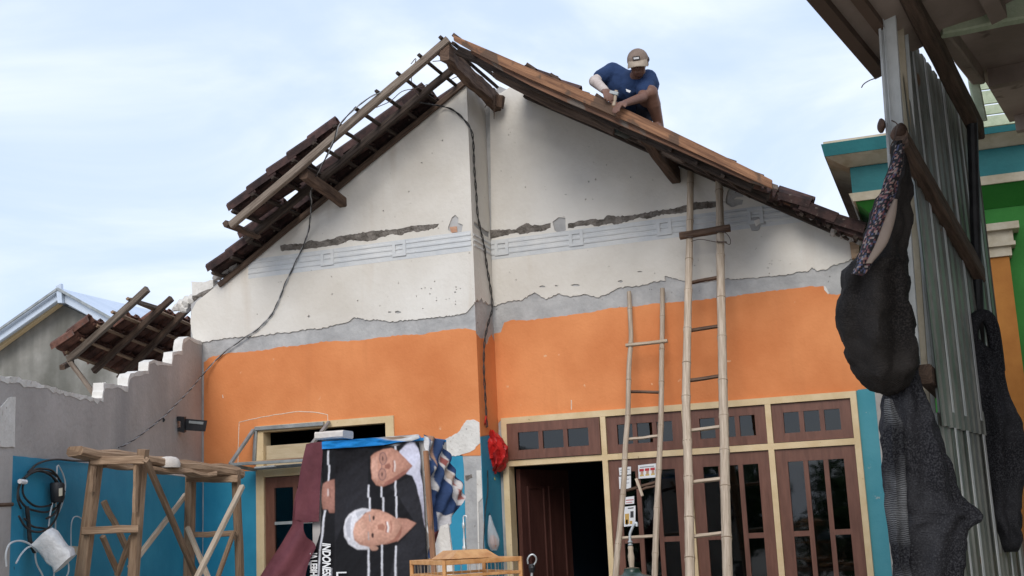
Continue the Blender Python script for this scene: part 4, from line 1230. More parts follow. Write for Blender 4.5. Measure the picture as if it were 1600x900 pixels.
mk('rung', beam(SPl(994, 748, .04), SPl(1004, 775, .04), .022, .012, plS[1], 2, .003), M['paleWood'], l2)
mk('rung', beam(SPl(1000, 766, .0), SPl(1030, 757, .0), .014, .014, plS[1], 3, .006), M['ridgewood'], l2)

# ================================================================== notices stuck on the windows
def notice(label, q, marks):
    y = D1 - .022
    t = thing('paper_notice', label, 'notice', PY(*q[0], y))
    mk('paper', sheet([PY(*p, y) for p in q], .003, NF), M['patch_white'] if marks is not None else M['whitecable'], t)
    for (col, m) in (marks or []):
        mk('print', sheet([PY(*p, y - .0032) for p in m], .0008, NF), COLM(col), t)
_cm = {}
def COLM(c):
    if c not in _cm:
        m, t, b = nodes('print_ink'); b.inputs['Base Color'].default_value = (*c, 1); b.inputs['Roughness'].default_value = .6
        _cm[c] = m
    return _cm[c]
def rc_(x, y, w, h, s=-.09): return [(x, y), (x + w, y + s * w), (x + w, y + h + s * w), (x, y + h)]
red, yel, blk, gry, skn = (.45, .02, .03), (.55, .33, .08), (.03, .03, .035), (.30, .31, .33), (.5, .3, .2)
notice('white poster with three small red capped figures between the short ladder poles', [(997, 727), (1025, 724), (1025, 746), (998, 748)],
       [(gry, rc_(1000, 729.5, 22, 1.6))] + [(c, m) for k in range(3) for c, m in ((red, rc_(999 + k * 8.6, 733 - k, 7, 4)), (skn, rc_(1001 + k * 8.6, 737 - k, 4.2, 5)), ((.6, .42, .12), rc_(1000 + k * 8.6, 742 - k, 6, 2.4)))])
notice('pale grey slip behind the short ladder, upper of two', [(967, 731), (986, 729), (986, 741), (968, 743)], [(gry, rc_(969, 734, 15, 1.4)), (gry, rc_(969, 738, 12, 1))])
notice('pale grey slip behind the short ladder, lower of two', [(967, 745), (986, 743), (986, 764), (968, 764)], [(gry, rc_(970, 749, 13, 1.2)), (gry, rc_(970, 755, 13, 1.2))])
notice('small white card with a pink line on the casement', [(977, 777), (991, 775), (991, 787), (977, 788)], [((.5, .15, .15), rc_(978, 781, 12, 1.6)), ((.5, .15, .15), rc_(978, 785, 10, 1.2))])
notice('white flyer with yellow and black print behind the short ladder', [(975, 792), (993, 790), (993, 821), (975, 823)],
       [(blk, rc_(981, 793.5, 9, 1.6)), (blk, rc_(985, 799, 5, 10)), (yel, rc_(976.5, 803, 6.5, 16)), ((.2, .12, .05), rc_(978, 812, 3, 8)), (yel, rc_(984, 814, 4, 5))])

# ================================================================== awning bracket over the left window
aw = thing('awning_frame', 'galvanised angle frame of a removed awning over the left window', 'frame', PY(400, 735, 0))
def A_(px, py, y): return PY(px, py, y)
def angle(a, b, w=.028, m='steel_dull', name='bar'):
    return mk(name, beam(a, b, w, w, None, 3, .001), M[m], aw)
angle(A_(399, 670, -.035), A_(506, 662, -.035), .034)
angle(A_(400, 670, -.03), A_(397, 723, -.03))
angle(A_(396, 672, -.05), A_(360, 725, -.38))
angle(A_(358, 727, -.38), A_(400, 734, -.04), .026)
angle(A_(514, 660, -.05), A_(486, 696, -.38))
angle(A_(360, 726, -.38), A_(478, 719, -.38), .024)
angle(A_(400, 732, -.05), A_(505, 724, -.05), .026)
tag(mk('plank', beam(A_(382, 724, -.20), A_(486, 716, -.20), .20, .014, None, 4, .006), M['scafwood']), 'thin weathered board lying on the awning frame', 'board')
tag(mk('lath', beam(A_(399, 731, -.41), A_(430, 728, -.41), .03, .014, None, 2, .001), M['steel']), 'short bright metal strip on the front of the awning frame', 'strip')

# ================================================================== cabinet wrapped in an old campaign banner
YB = -3.60
def Bp(px, py, y=YB): return PY(px, py, y)
cTL, cTR = Bp(478, 694), Bp(668, 684)
cx0, cx1, cz = cTL.x + .02, cTR.x, cTR.z - .01
cab = thing('cabinet', 'tall cabinet wrapped in a sideways black banner and maroon cloth', 'cabinet', ((cx0 + cx1) / 2, YB + .25, 0))
mk('body', box(cx0, cx1, YB + .02, YB + .24, .0, cz), M['cabinet'], cab)
def inside(p, poly):
    x, y = p; c = False; n = len(poly); j = n - 1
    for i in range(n):
        xi, yi = poly[i]; xj, yj = poly[j]
        if (yi > y) != (yj > y) and x < (xj - xi) * (y - yi) / (yj - yi) + xi: c = not c
        j = i
    return c
def ell(cx, cy, rx, ry, n=18): return [(cx + rx * math.cos(2 * math.pi * k / n), cy + ry * math.sin(2 * math.pi * k / n)) for k in range(n)]
def print_mat(name, rough=.55):
    m, t, b = nodes(name)
    a = t.nodes.new('ShaderNodeVertexColor'); a.layer_name = 'print'
    t.links.new(a.outputs[0], b.inputs['Base Color'])
    b.inputs['Roughness'].default_value = rough
    b.inputs['Specular IOR Level'].default_value = .15
    return m
def printed(name, unproj, outline, layers, base, wr, step, par, m, nrm, soft=0):
    """cloth cut to an outline, printed with flat colour shapes, gently creased along nrm"""
    x0 = min(p[0] for p in outline); x1 = max(p[0] for p in outline)
    y0 = min(p[1] for p in outline); y1 = max(p[1] for p in outline)
    # pull the border of the grid on to the outline row by row
    ny = int((y1 - y0) / step) + 1
    nx = int((x1 - x0) / step) + 1
    rows = []
    vs, fs, cols = [], [], []
    for j in range(ny + 1):
        y = y0 + (y1 - y0) * min(max(j / ny, .001), .999)
        xs = []
        n = len(outline)
        for i in range(n):
            (ax, ay), (bx, by) = outline[i], outline[(i + 1) % n]
            if (ay > y) != (by > y): xs.append(ax + (y - ay) / (by - ay) * (bx - ax))
        l, r = min(xs), max(xs)
        for i in range(nx + 1):
            x = l + (r - l) * i / nx
            acc = Vector((0, 0, 0)); 
            for ox, oy in ((-.3, -.3), (.3, .3), (-.3, .3), (.3, -.3)):
                c = base(x, y) if callable(base) else base
                for colr, poly, bb in layers:
                    if bb[0] <= x + ox * step <= bb[1] and bb[2] <= y + oy * step <= bb[3] and inside((x + ox * step, y + oy * step), poly): c = colr(x, y) if callable(colr) else colr
                acc += Vector(c)
            acc /= 4
            f_ = 1 + .16 * noise.noise(Vector((x * .3, y * .3, 0))) + .14 * noise.noise(Vector((x * .05, y * .03, 7)))
            cols.append((acc.x * f_, acc.y * f_, acc.z * f_, 1))
            vs.append(unproj(x, y) + nrm * wr(x, y))
    for j in range(ny):
        for i in range(nx):
            a = j * (nx + 1) + i
            fs.append((a, a + 1, a + nx + 2, a + nx + 1))
    for _ in range(soft):                      # ink spreads a little into the weave
        nw = list(cols); w1 = nx + 1
        for j in range(1, ny):
            for i in range(1, nx):
                k = j * w1 + i
                nw[k] = tuple((cols[k][q] * 2 + cols[k - 1][q] + cols[k + 1][q] + cols[k - w1][q] + cols[k + w1][q]) / 6 for q in range(4))
        cols = nw
    o = mk(name, (vs, fs), m, par, True)
    at = o.data.color_attributes.new('print', 'FLOAT_COLOR', 'POINT')
    for k, c in enumerate(cols): at.data[k].color = c
    return o
def lay(c, poly):
    return (c, poly, (min(p[0] for p in poly), max(p[0] for p in poly), min(p[1] for p in poly), max(p[1] for p in poly)))
def z2(pts): return [(460 + x / 3.75, 660 + y / 3.75) for x, y in pts]        # readings taken on an enlargement
def toned(col, cx, cy, rx, ry, lx=-.25, ly=-.35, k=.78, fl=.26):
    """the tones of a printed portrait photograph"""
    cx, cy = z2([(cx, cy)])[0]; rx /= 3.75; ry /= 3.75
    def f(x, y):
        u_, v_ = (x - cx) / rx, (y - cy) / ry
        h = math.sqrt(max(0.0, 1 - u_ * u_ * .8 - v_ * v_ * .8))
        s = fl + k * h + .22 * (u_ * lx + v_ * ly) + .16 * noise.noise(Vector((x * .25, y * .25, 4))) + .08 * noise.noise(Vector((x * .9, y * .9, 8)))
        return (col[0] * s, col[1] * s * (.94 + .06 * h), col[2] * s * (.92 + .08 * h))
    return f
SK1, SK2, SK3 = toned((.50, .26, .19), 545, 265, 150, 135), toned((.56, .31, .23), 480, 615, 190, 135), toned((.36, .18, .14), 200, 430, 70, 120)
HR = toned((.72, .72, .76), 370, 620, 110, 150, k=.35, fl=.6)
WH, DK, JK = (.62, .62, .66), (.012, .012, .014), toned((.026, .026, .031), 560, 640, 420, 420)
LV = toned((.62, .62, .74), 700, 260, 120, 260, k=.3, fl=.62)
layers = [
    lay(JK, z2([(240, 160), (430, 165), (430, 330), (440, 520), (300, 560), (240, 700), (240, 900), (235, 900)])),
    lay(JK, z2([(560, 380), (690, 310), (745, 420), (765, 600), (770, 900), (560, 900), (600, 720), (715, 600), (600, 420)])),
]
def vline(x, w, segs):
    for (a, b, d) in segs: layers.append(lay(WH, z2([(x + d, a), (x + d + w, a), (x + d + w, b), (x + d, b)])))
vline(429, 10, [(365, 440, 0), (440, 515, 8), (735, 1100, 0)])
vline(507, 10, [(375, 438, 0), (438, 560, 10), (710, 1100, 0)])
vline(590, 10, [(125, 168, 0), (340, 432, -2), (432, 570, 4), (722, 1100, -2)])
layers.append(lay(WH, z2([(197, 165), (207, 165), (203, 250), (192, 250)])))
layers.append(lay(WH, z2([(201, 250), (211, 250), (203, 350), (193, 350)])))
layers.append(lay(WH, z2([(172, 515), (184, 515), (152, 760), (141, 1100), (130, 1100), (143, 760)])))
layers.append(lay(WH, z2([(212, 855), (220, 855), (214, 1100), (206, 1100)])))
# cropped face at the left fold
layers += [lay(SK3, z2([(165, 360), (190, 345), (235, 332), (235, 530), (205, 530), (195, 510), (165, 510), (155, 440)])),
           lay((.55, .45, .42), z2([(192, 390), (200, 388), (202, 430), (193, 434)])), lay((.18, .08, .06), z2([(205, 385), (209, 385), (211, 440), (206, 440)]))]
# upper portrait: bespectacled man lying on his side
layers += [lay(LV, z2([(615, 170), (650, 135), (690, 100), (725, 150), (742, 210), (735, 290), (760, 420), (775, 640), (760, 600), (740, 480), (715, 370), (690, 312), (655, 302), (640, 250)])),
           lay((.60, .60, .70), z2([(660, 300), (700, 255), (735, 215), (738, 250), (712, 330), (690, 312)])),
           lay(SK1, z2([(447, 200), (470, 178), (520, 158), (575, 150), (605, 165), (640, 200), (695, 255), (655, 300), (610, 325), (575, 355), (520, 378), (480, 368), (452, 330), (445, 260)])),
           lay(toned((.58, .33, .25), 470, 270, 60, 110), z2([(452, 215), (485, 195), (490, 345), (462, 330), (450, 280)])),
           lay((.30, .13, .10), z2([(520, 378), (575, 355), (640, 308), (690, 262), (640, 285), (580, 325), (540, 345)])),
           lay((.34, .16, .12), z2([(500, 180), (508, 180), (512, 235), (504, 240)])), lay((.34, .16, .12), z2([(500, 270), (508, 268), (512, 335), (504, 338)])),
           lay((.28, .12, .09), z2([(530, 250), (560, 238), (568, 258), (558, 275), (532, 268)])),
           lay((.62, .52, .48), z2([(584, 225), (592, 222), (598, 258), (592, 290), (584, 286), (588, 258)])),
           lay((.26, .09, .07), z2([(578, 222), (583, 222), (586, 258), (581, 292), (576, 288), (581, 258)]))]
for (cx, cy, rx, ry) in ((520, 212, 24, 38), (517, 305, 24, 36)):
    layers.append(lay((.16, .10, .10), z2(ell(cx, cy, rx, ry)))); layers.append(lay((.40, .21, .16), z2(ell(cx, cy, rx - 4, ry - 4))))
    layers.append(lay((.07, .04, .04), z2(ell(cx - 2, cy, 4, 13))))
layers.append(lay((.16, .10, .10), z2([(510, 248), (514, 248), (514, 272), (510, 272)])))
# lower portrait: white haired man lying on his side
layers += [lay(toned((.46, .24, .18), 640, 620, 120, 110), z2([(600, 560), (660, 565), (715, 590), (650, 655), (600, 700)])),
           lay((.42, .24, .18), z2(ell(465, 737, 24, 15))),
           lay(SK2, z2([(445, 508), (500, 512), (550, 533), (600, 563), (632, 600), (625, 650), (600, 695), (545, 712), (470, 722), (440, 735), (375, 715), (338, 670), (342, 600), (385, 560)])),
           lay(toned((.62, .36, .27), 385, 640, 70, 110), z2([(350, 600), (395, 565), (425, 600), (425, 680), (385, 705), (350, 670)])),
           lay((.33, .15, .11), z2([(600, 695), (625, 650), (632, 600), (612, 640), (585, 680), (545, 705), (520, 716)])),
           lay(HR, z2([(288, 620), (298, 570), (320, 540), (355, 515), (400, 502), (450, 508), (448, 520), (415, 528), (390, 560), (358, 590), (345, 640), (352, 690), (385, 718), (440, 730), (430, 745), (370, 746), (320, 715), (292, 670)])),
           lay((.46, .46, .50), z2([(300, 600), (318, 560), (340, 545), (330, 600), (330, 680), (310, 670)])),
           lay((.50, .50, .54), z2([(360, 530), (400, 515), (440, 512), (400, 535), (372, 560)])),
           lay((.06, .035, .03), z2(ell(466, 560, 7, 14))), lay((.06, .035, .03), z2(ell(460, 662, 8, 15))),
           lay((.40, .36, .35), z2([(438, 540), (444, 538), (448, 580), (441, 580)])), lay((.40, .36, .35), z2([(432, 640), (438, 640), (440, 690), (433, 690)])),
           lay((.36, .17, .12), z2([(490, 600), (520, 592), (532, 612), (524, 634), (492, 626)])),
           lay((.72, .68, .66), z2([(538, 585), (548, 580), (556, 612), (550, 645), (540, 642), (546, 612)])),
           lay((.28, .09, .07), z2([(532, 578), (538, 580), (545, 612), (539, 648), (533, 646), (539, 612)])),
           lay((.35, .16, .12), z2([(560, 575), (566, 575), (572, 612), (566, 650), (560, 648), (566, 612)]))]
def wr(x, y):
    return .009 * noise.noise(Vector((x * .035, y * .018, 1))) + .0045 * noise.noise(Vector((x * .10 + y * .06, y * .05, 5))) + .003 * math.sin((x - 500) * .05 + y * .02)
outl = [(505, 697), (560, 694), (620, 690), (655, 690), (660, 760), (664, 820), (668, 875), (676, 985), (476, 985), (482, 900), (490, 862), (500, 832), (502, 790), (503, 740)]
MP = print_mat('printed_banner_cloth', .8)
ban = printed('banner', lambda x, y: PY(x, y, YB - .012), outl, layers, DK, wr, .85, cab, MP, NF, 2)
def text(body, px, py, size, shear, par, m, sx=.46):
    cu = bpy.data.curves.new('lettering', 'FONT'); cu.body = body; cu.size = size; cu.extrude = .0006; cu.shear = shear
    cu.space_character = .95; cu.offset = .0022
    o = bpy.data.objects.new('lettering_source', cu); COL.objects.link(o)
    bpy.context.view_layer.update()
    me = bpy.data.meshes.new_from_object(o.evaluated_get(bpy.context.evaluated_depsgraph_get()))
    bpy.data.objects.remove(o, do_unlink=True)
    p = PY(px, py, YB - .030)
    # reads downwards: letters' feet to the left
    dwn = V(-.012, 0, -1).normalized()
    upv = V(1, 0, -.012).normalized()
    nn = V(0, -1, 0)
    vs = [p + dwn * v.co.x * sx + upv * v.co.y * .78 + nn * v.co.z for v in me.vertices]
    fs = [tuple(q.vertices) for q in me.polygons]
    return mk('lettering', (vs, fs), m, par)
text('INDONESIA', 504, 848, .082, .22, ban, M['patch_white'])
text('IA LEBIH', 485, 864, .070, 0, ban, M['patch_white'])
text('L', 526, 893, .10, 0, ban, M['patch_white'])
# maroon cloth on the left
mar = mat('maroon_drape', (.09, .024, .031), (.15, .044, .054), 5, .75, .4, 30)
def wr2(x, y): return .012 + .006 * noise.noise(Vector((x * .06, y * .01, 2))) + .004 * math.sin((x + (y - 690) * .25) * .22)
def plain(name, un, outline, wrf, step, par, m, nrm):
    o = printed(name, un, outline, [], (.2, .2, .2), wrf, step, par, m, nrm)
    return o
plain('maroon_cloth', lambda x, y: PY(x, y, YB - .01), [(480, 693), (505, 690), (505.5, 700), (500, 815), (480, 817), (462, 816), (466, 770), (471, 735)], wr2, 2.0, cab, mar, NF)
def wr3(x, y): return .03 + .022 * noise.noise(Vector((x * .05 + y * .02, y * .008, 9))) + .018 * math.sin((x * .9 + (y - 815) * .55) * .16)
plain('maroon_cloth', lambda x, y: PY(x, y, YB - .02), [(463, 812), (478, 815), (484, 840), (499, 856), (490, 870), (484, 905), (479, 985), (372, 985), (410, 900), (440, 852)], wr3, 2.5, cab, mar, NF)
plain('maroon_cloth', lambda x, y: PY(x, y, YB + .06), [(456, 830), (466, 780), (474, 740), (472, 830), (450, 880), (400, 930), (425, 885)], wr3, 2.5, cab, mar, NF)
# blue film folded over the top edge
blay = [lay((.55, .55, .54), [(590, 683), (628, 681), (657, 678), (660, 690), (640, 690), (610, 688)]), lay((.30, .22, .17), [(600, 684), (630, 682), (645, 683), (615, 688)])]
def wr4(x, y): return .022 + .006 * noise.noise(Vector((x * .09, y * .2, 3))) + .004 * math.sin(x * .16 + y * .3)
mb = print_mat('blue_printed_film', .35)
printed('film', lambda x, y: PY(x, y, YB - .008), [(506, 690), (540, 688), (590, 684), (628, 681), (657, 679), (661, 684), (645, 690), (625, 691), (600, 696), (560, 699), (507, 702)], blay, (.012, .19, .50), wr4, 1.0, cab, mb, NF)
mk('film_top', box(cx0 + .02, cx1, YB - .005, YB + .24, cz - .002, cz + .012), M['bluefilm'], cab)
# crumpled end of the banner on the right side
rlay = [lay((.62, .61, .60), [(656, 680), (662, 684), (661, 720), (664, 790), (668, 850), (664, 840), (660, 760), (655, 700)]),
        lay((.33, .20, .14), [(660, 680), (672, 684), (672, 740), (668, 700)]), lay((.55, .52, .50), [(663, 690), (670, 692), (668, 720), (663, 712)]),
        lay((.50, .48, .47), [(668, 728), (674, 738), (676, 770), (670, 765)]),
        lay((.58, .54, .52), [(680, 696), (686, 702), (691, 726), (702, 742), (712, 752), (722, 776), (714, 790), (706, 790), (697, 764), (688, 742), (682, 724)]),
        lay((.30, .10, .09), [(684, 712), (690, 722), (688, 730), (683, 722)]), lay((.40, .16, .13), [(696, 742), (704, 746), (708, 760), (699, 754)]),
        lay((.36, .13, .11), [(708, 764), (716, 770), (719, 780), (710, 782)]), lay((.42, .34, .28), [(690, 728), (698, 738), (702, 756), (694, 748)]),
        lay((.55, .53, .53), [(678, 800), (690, 806), (702, 800), (706, 806), (694, 818), (680, 830), (673, 836)]),
        lay((.20, .06, .06), [(668, 832), (682, 828), (676, 850), (670, 866)])]
def wr5(x, y): return .03 + .025 * noise.noise(Vector((x * .07, y * .05, 11))) + .012 * math.sin(x * .35 + y * .12)
RXp = lambda x, y: PP(x, y, V(cx1 + .02, YB, 1), V(.93, -.37, 0).normalized())
printed('banner_end', RXp, [(656, 679), (668, 683), (682, 690), (692, 704), (706, 738), (716, 758), (722, 776), (712, 792), (706, 806), (692, 820), (682, 836), (672, 872), (667, 872), (664, 820), (660, 760)], rlay, (.030, .055, .13), wr5, 1.0, cab, MP, V(.93, -.37, 0).normalized())
tag(mk('foam_block', beam(Bp(500, 682, YB + .10), Bp(544, 679, YB + .10), .12, .04, None, 5, .004, .2), M['foam']), 'small white foam block on top of the wrapped cabinet', 'block')
tag(mk('wooden_pole', beam(PY(665, 705, YB - .08), ground_end(PY(665, 705, YB - .08), PY(677, 868, YB - .16)), .024, .02, (0, 1, 0), 8, .003), M['newwood']), 'reddish wooden pole leaning on the right edge of the wrapped cabinet', 'pole')
tag(mk('panel_board', sheet([PY(*p, YB - .06) for p in [(690, 822), (702, 818), (710, 880), (712, 985), (676, 985), (679, 860)]] , .015, NF), M['raw_white']), 'off-white board standing against the side of the wrapped cabinet', 'board')

# ================================================================== bags at the door corner
rb = thing('plastic_bag', 'crumpled red plastic bag hung at the door corner', 'bag', PY(775, 742, .3))
sB = (RM.transposed() @ (PY(775, 705, .30) - CAM)).z
mk('sack', loft(resample([(757, 764, 668, sB, .02), (757, 776, 676, sB, .05), (757, 786, 688, sB - .02, .09), (758, 792, 702, sB - .02, .11), (760, 793, 716, sB - .02, .11), (762, 790, 728, sB - .02, .10), (763, 780, 737, sB, .07), (764, 772, 743, sB, .03)], 4), 40, .26, 9, 1.5, rough=.03), M['redbag'], rb, True)
mk('handle', tube(smoothline([PY(757, 672, .30), RX(758, 660), RX(760, 650), RX(761, 665)], 4), .006, 5), M['redbag'], rb)
for a, b in (((766, 741), (763, 757)), ((769, 741), (774, 750)), ((764, 745), (768, 762))):
    mk('leaf_tip', tube([PY(*a, .28), PY(*b, .27)], [.012, .004], 5), M['yellowgreen'], rb)
cbg = thing('plastic_bag', 'small clear plastic bag with red brown contents on the teal corner', 'bag', RX(772, 852, .05))
sC = (RM.transposed() @ (RX(770, 830, .07) - CAM)).z
mk('film', loft(resample([(764, 767, 805, sC, .01), (763, 770, 815, sC, .02), (762, 775, 828, sC, .04), (762, 780, 840, sC, .05), (763, 781, 851, sC, .05), (767, 777, 860, sC, .03)], 4), 20, .15, 5, 2), M['clearbag'], cbg, True)
mk('contents', loft(resample([(766, 772, 836, sC, .015), (764, 778, 843, sC, .035), (765, 779, 852, sC, .04), (768, 776, 858, sC, .025)], 3), 14, .12, 4, 5), M['redbrown'], cbg, True)
mk('nail', tube([RX(765, 803, 0), RX(766, 803, .06)], .004, 5), M['black'], cbg)

# ================================================================== bird cages on a bench near the camera
C0, C1, C2 = W(694, 876, 4.30), W(813, 873, 4.42), W(650, 871, 4.60)
C1.z = C2.z = C0.z
ex = (C1 - C0); ey = (C2 - C0); ey = ey - ex * (ey.dot(ex) / ex.dot(ex))
zt = C0.z; zb = zt - .42
cage = thing('bird_cage', 'square amber wooden bird cage with peaked top and metal hook', 'bird cage', (C0 + ex / 2 + ey / 2) * 1 + V(0, 0, zb - zt))
cs4 = [C0, C0 + ex, C0 + ex + ey, C0 + ey]
def lower(p, dz): return p + V(0, 0, dz)
for i in range(4):
    a, b = cs4[i], cs4[(i + 1) % 4]
    mk('corner_post', beam(lower(a, 0.0), lower(a, -.42), .013, .013, (ex + ey), 3, .0005), M['cagewood'], cage)
    for dz, h in ((-.008, .016), (-.054, .010), (-.235, .012), (-.41, .02)):
        mk('rail', beam(lower(a, dz), lower(b, dz), .011, h, None, 3, .0006), M['cagewood'], cage)
    nb = int((b - a).length / .03)
    for k in range(1, nb):
        p = a.lerp(b, k / nb)
        mk('cage_bar', tube([lower(p, -.01), lower(p, -.41)], .0009, 4), M['paleWood'], cage)
cc = C0 + ex / 2 + ey / 2
def ring_at(sx, dz): return [cc + ex * (a * sx) + ey * (b * sx) + V(0, 0, dz) for a, b in ((-.5, -.5), (.5, -.5), (.5, .5), (-.5, .5))]
r0, r1 = ring_at(.62, .002), ring_at(.40, .030)
mk('cage_roof', (r0 + r1, [(0, 1, 5, 4), (1, 2, 6, 5), (2, 3, 7, 6), (3, 0, 4, 7), (4, 5, 6, 7), (3, 2, 1, 0)]), M['cagewood'], cage)
for t_ in (-.3, 0, .3):
    mk('rail', beam(cc + ey * t_ - ex * .48 + V(0, 0, -.006), cc + ey * t_ + ex * .48 + V(0, 0, -.006), .010, .008), M['cagewood'], cage)
mk('cage_floor', box(cc.x - .12, cc.x + .12, cc.y - .12, cc.y + .12, zb + .012, zb + .022), M['cagewood'], cage)
hb = W(731, 861, 4.45); ht = W(731, 815, 4.45)
hb = V(cc.x, cc.y, zt + .03); hl = ht.z - hb.z
mk('hook', lathe(hb, [(.007, 0), (.009, .01), (.005, .016), (.006, .035), (.0035, .045), (.0035, .075), (.006, .08), (.006, .095), (.003, .10), (.003, .118)], 10), M['steel'], cage, True)
mk('hook_tip', tube(smoothline([hb + V(0, 0, .115), hb + V(.004, 0, .122), hb + V(.012, 0, .12), hb + V(.014, 0, .112)], 4), .003, 6), M['steel'], cage)
# second cage: only its hook rises into the picture
k2 = W(830, 900, 4.6); zc2 = 1.02
c2 = thing('bird_cage', 'bird cage of which a looped wire hook with dark clip shows by the open door', 'bird cage', (k2.x, k2.y, zc2))
mk('cage_roof', lathe(V(k2.x, k2.y, zc2 + .28), [(.15, 0), (.13, .04), (.08, .07), (.02, .085), (.008, .10)], 16), M['darkgreen'], c2, True)
mk('cage_floor', lathe(V(k2.x, k2.y, zc2), [(.15, 0), (.15, .03), (.14, .035)], 16), M['cagewood'], c2)
for k in range(20):
    a = k * math.pi / 10
    mk('cage_bar', tube([V(k2.x + .143 * math.cos(a), k2.y + .143 * math.sin(a), zc2 + .03), V(k2.x + .143 * math.cos(a), k2.y + .143 * math.sin(a), zc2 + .285)], .0014, 4), M['paleWood'], c2)
S2 = lambda x, y: W(x, y, 4.6)
mk('rod', tube([V(k2.x, k2.y, zc2 + .36), S2(831, 893)], .005, 8), M['steel'], c2)
mk('clip', tube([S2(831, 894), S2(831, 886), S2(830, 882)], [.010, .013, .009], 8), M['black'], c2)
mk('loop', tube(smoothline([S2(825, 881), S2(824.5, 874), S2(828, 868), S2(833, 866.5), S2(837.5, 871), S2(837.5, 877), S2(834, 883)], 5), .0032, 6), M['steel'], c2)
# third cage: turned handle and bent hook
k3 = W(988, 900, 4.7); zc3 = 1.0
c3 = thing('bird_cage', 'bird cage with dark green dome, turned pale wooden handle and bent hook', 'bird cage', (k3.x, k3.y, zc3))
S3 = lambda x, y: W(x, y, 4.7)
tz = S3(988, 888).z
mk('dome', lathe(V(k3.x, k3.y, tz - .09), [(.16, -.02), (.16, .0), (.14, .03), (.09, .055), (.04, .068), (.03, .08), (.03, .09), (.012, .094)], 18), M['darkgreen'], c3, True)
mk('cage_floor', lathe(V(k3.x, k3.y, zc3), [(.16, 0), (.16, .03), (.15, .035)], 16), M['cagewood'], c3)
for k in range(20):
    a = k * math.pi / 10
    mk('cage_bar', tube([V(k3.x + .15 * math.cos(a), k3.y + .15 * math.sin(a), zc3 + .03), V(k3.x + .15 * math.cos(a), k3.y + .15 * math.sin(a), tz - .10)], .0014, 4), M['paleWood'], c3)
mk('handle', lathe(V(k3.x, k3.y, tz + .0), [(.009, 0), (.010, .012), (.012, .03), (.013, .045), (.010, .06), (.010, .068), (.011, .078), (.009, .083)], 12), M['paleWood'], c3, True)
mk('collar', lathe(V(k3.x, k3.y, tz + .083), [(.006, 0), (.010, .004), (.006, .010), (.010, .015), (.005, .022), (.006, .034)], 12), M['steel_dull'], c3, True)
mk('hook', tube(smoothline([V(k3.x, k3.y, tz + .115), V(k3.x + .002, k3.y, tz + .13), V(k3.x + .012, k3.y, tz + .15), V(k3.x + .022, k3.y, tz + .166), V(k3.x + .030, k3.y, tz + .166), V(k3.x + .030, k3.y, tz + .155)], 4), [.0055] * 21, 8), M['steel'], c3, True)
bn = thing('bench', 'long plain wooden bench that carries the bird cages', 'bench', ((cage.location.x + k3.x) / 2, (cage.location.y + k3.y) / 2, 0))
pA, pB = V(cc.x, cc.y, 0), V(k3.x, k3.y, 0)
dd = (pB - pA).normalized(); e0, e1 = pA - dd * .35, pB + dd * .35
mk('bench_top', beam(e0 + V(0, 0, .965), e1 + V(0, 0, .965), .46, .04, None, 4, .002), M['scafwood'], bn)
for p in (e0 + dd * .1, e1 - dd * .1):
    s_ = dd.cross(V(0, 0, 1)) * .17
    for q in (p + s_, p - s_): mk('leg', beam(q + V(0, 0, .945), q, .05, .05, (1, 0, 0), 3, .002), M['scafwood'], bn)
mk('cage_block', box(cc.x - .1, cc.x + .1, cc.y - .1, cc.y + .1, .985, zb - .001), M['scafwood'], bn)
mk('cage_block', box(k2.x - .08, k2.x + .08, k2.y - .08, k2.y + .08, .985, zc2 - .001), M['scafwood'], bn)
mk('cage_block', box(k3.x - .08, k3.x + .08, k3.y - .08, k3.y + .08, .985, zc3 - .001), M['scafwood'], bn)

# ================================================================== neighbour house on the right
xw = PY(1376, 345, 0.0).x
nh = thing('neighbour_house', 'green walled house with teal and cream stepped cornice at the right', 'house', (xw + 1.2, 1.0, 0))
XE, YE = 3.4, 5.0
def zc(px, py, o): return PY(px, py, -o).z
def frustum(name, ob, zb_, ot, zt_, m):
    vs = [V(xw - ob, -ob, zb_), V(XE, -ob, zb_), V(XE, YE, zb_), V(xw - ob, YE, zb_), V(xw - ot, -ot, zt_), V(XE, -ot, zt_), V(XE, YE, zt_), V(xw - ot, YE, zt_)]
    return mk(name, (vs, [(3, 2, 1, 0), (4, 5, 6, 7), (0, 1, 5, 4), (1, 2, 6, 5), (2, 3, 7, 6), (3, 0, 4, 7)]), M[m], nh)
z1, z2_, z3, z4, z5, z6 = zc(1310, 222, .34), zc(1310, 241, .34), zc(1338, 260, .18), zc(1338, 302, .17), zc(1342, 313, .18), zc(1376, 347, .0)
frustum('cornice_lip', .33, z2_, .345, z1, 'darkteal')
frustum('cornice_slope', .185, z3, .325, z2_ - .001, 'cornice')
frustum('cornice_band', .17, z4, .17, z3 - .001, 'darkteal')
frustum('cornice_ledge', .17, z5, .195, z4 - .001, 'cornice')
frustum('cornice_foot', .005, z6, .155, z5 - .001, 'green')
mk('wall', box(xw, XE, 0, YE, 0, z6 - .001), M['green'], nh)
mk('weathered_top', box(xw - .33, XE, -.33, YE, z1 + .001, z1 + .02), M['cornice'], nh)
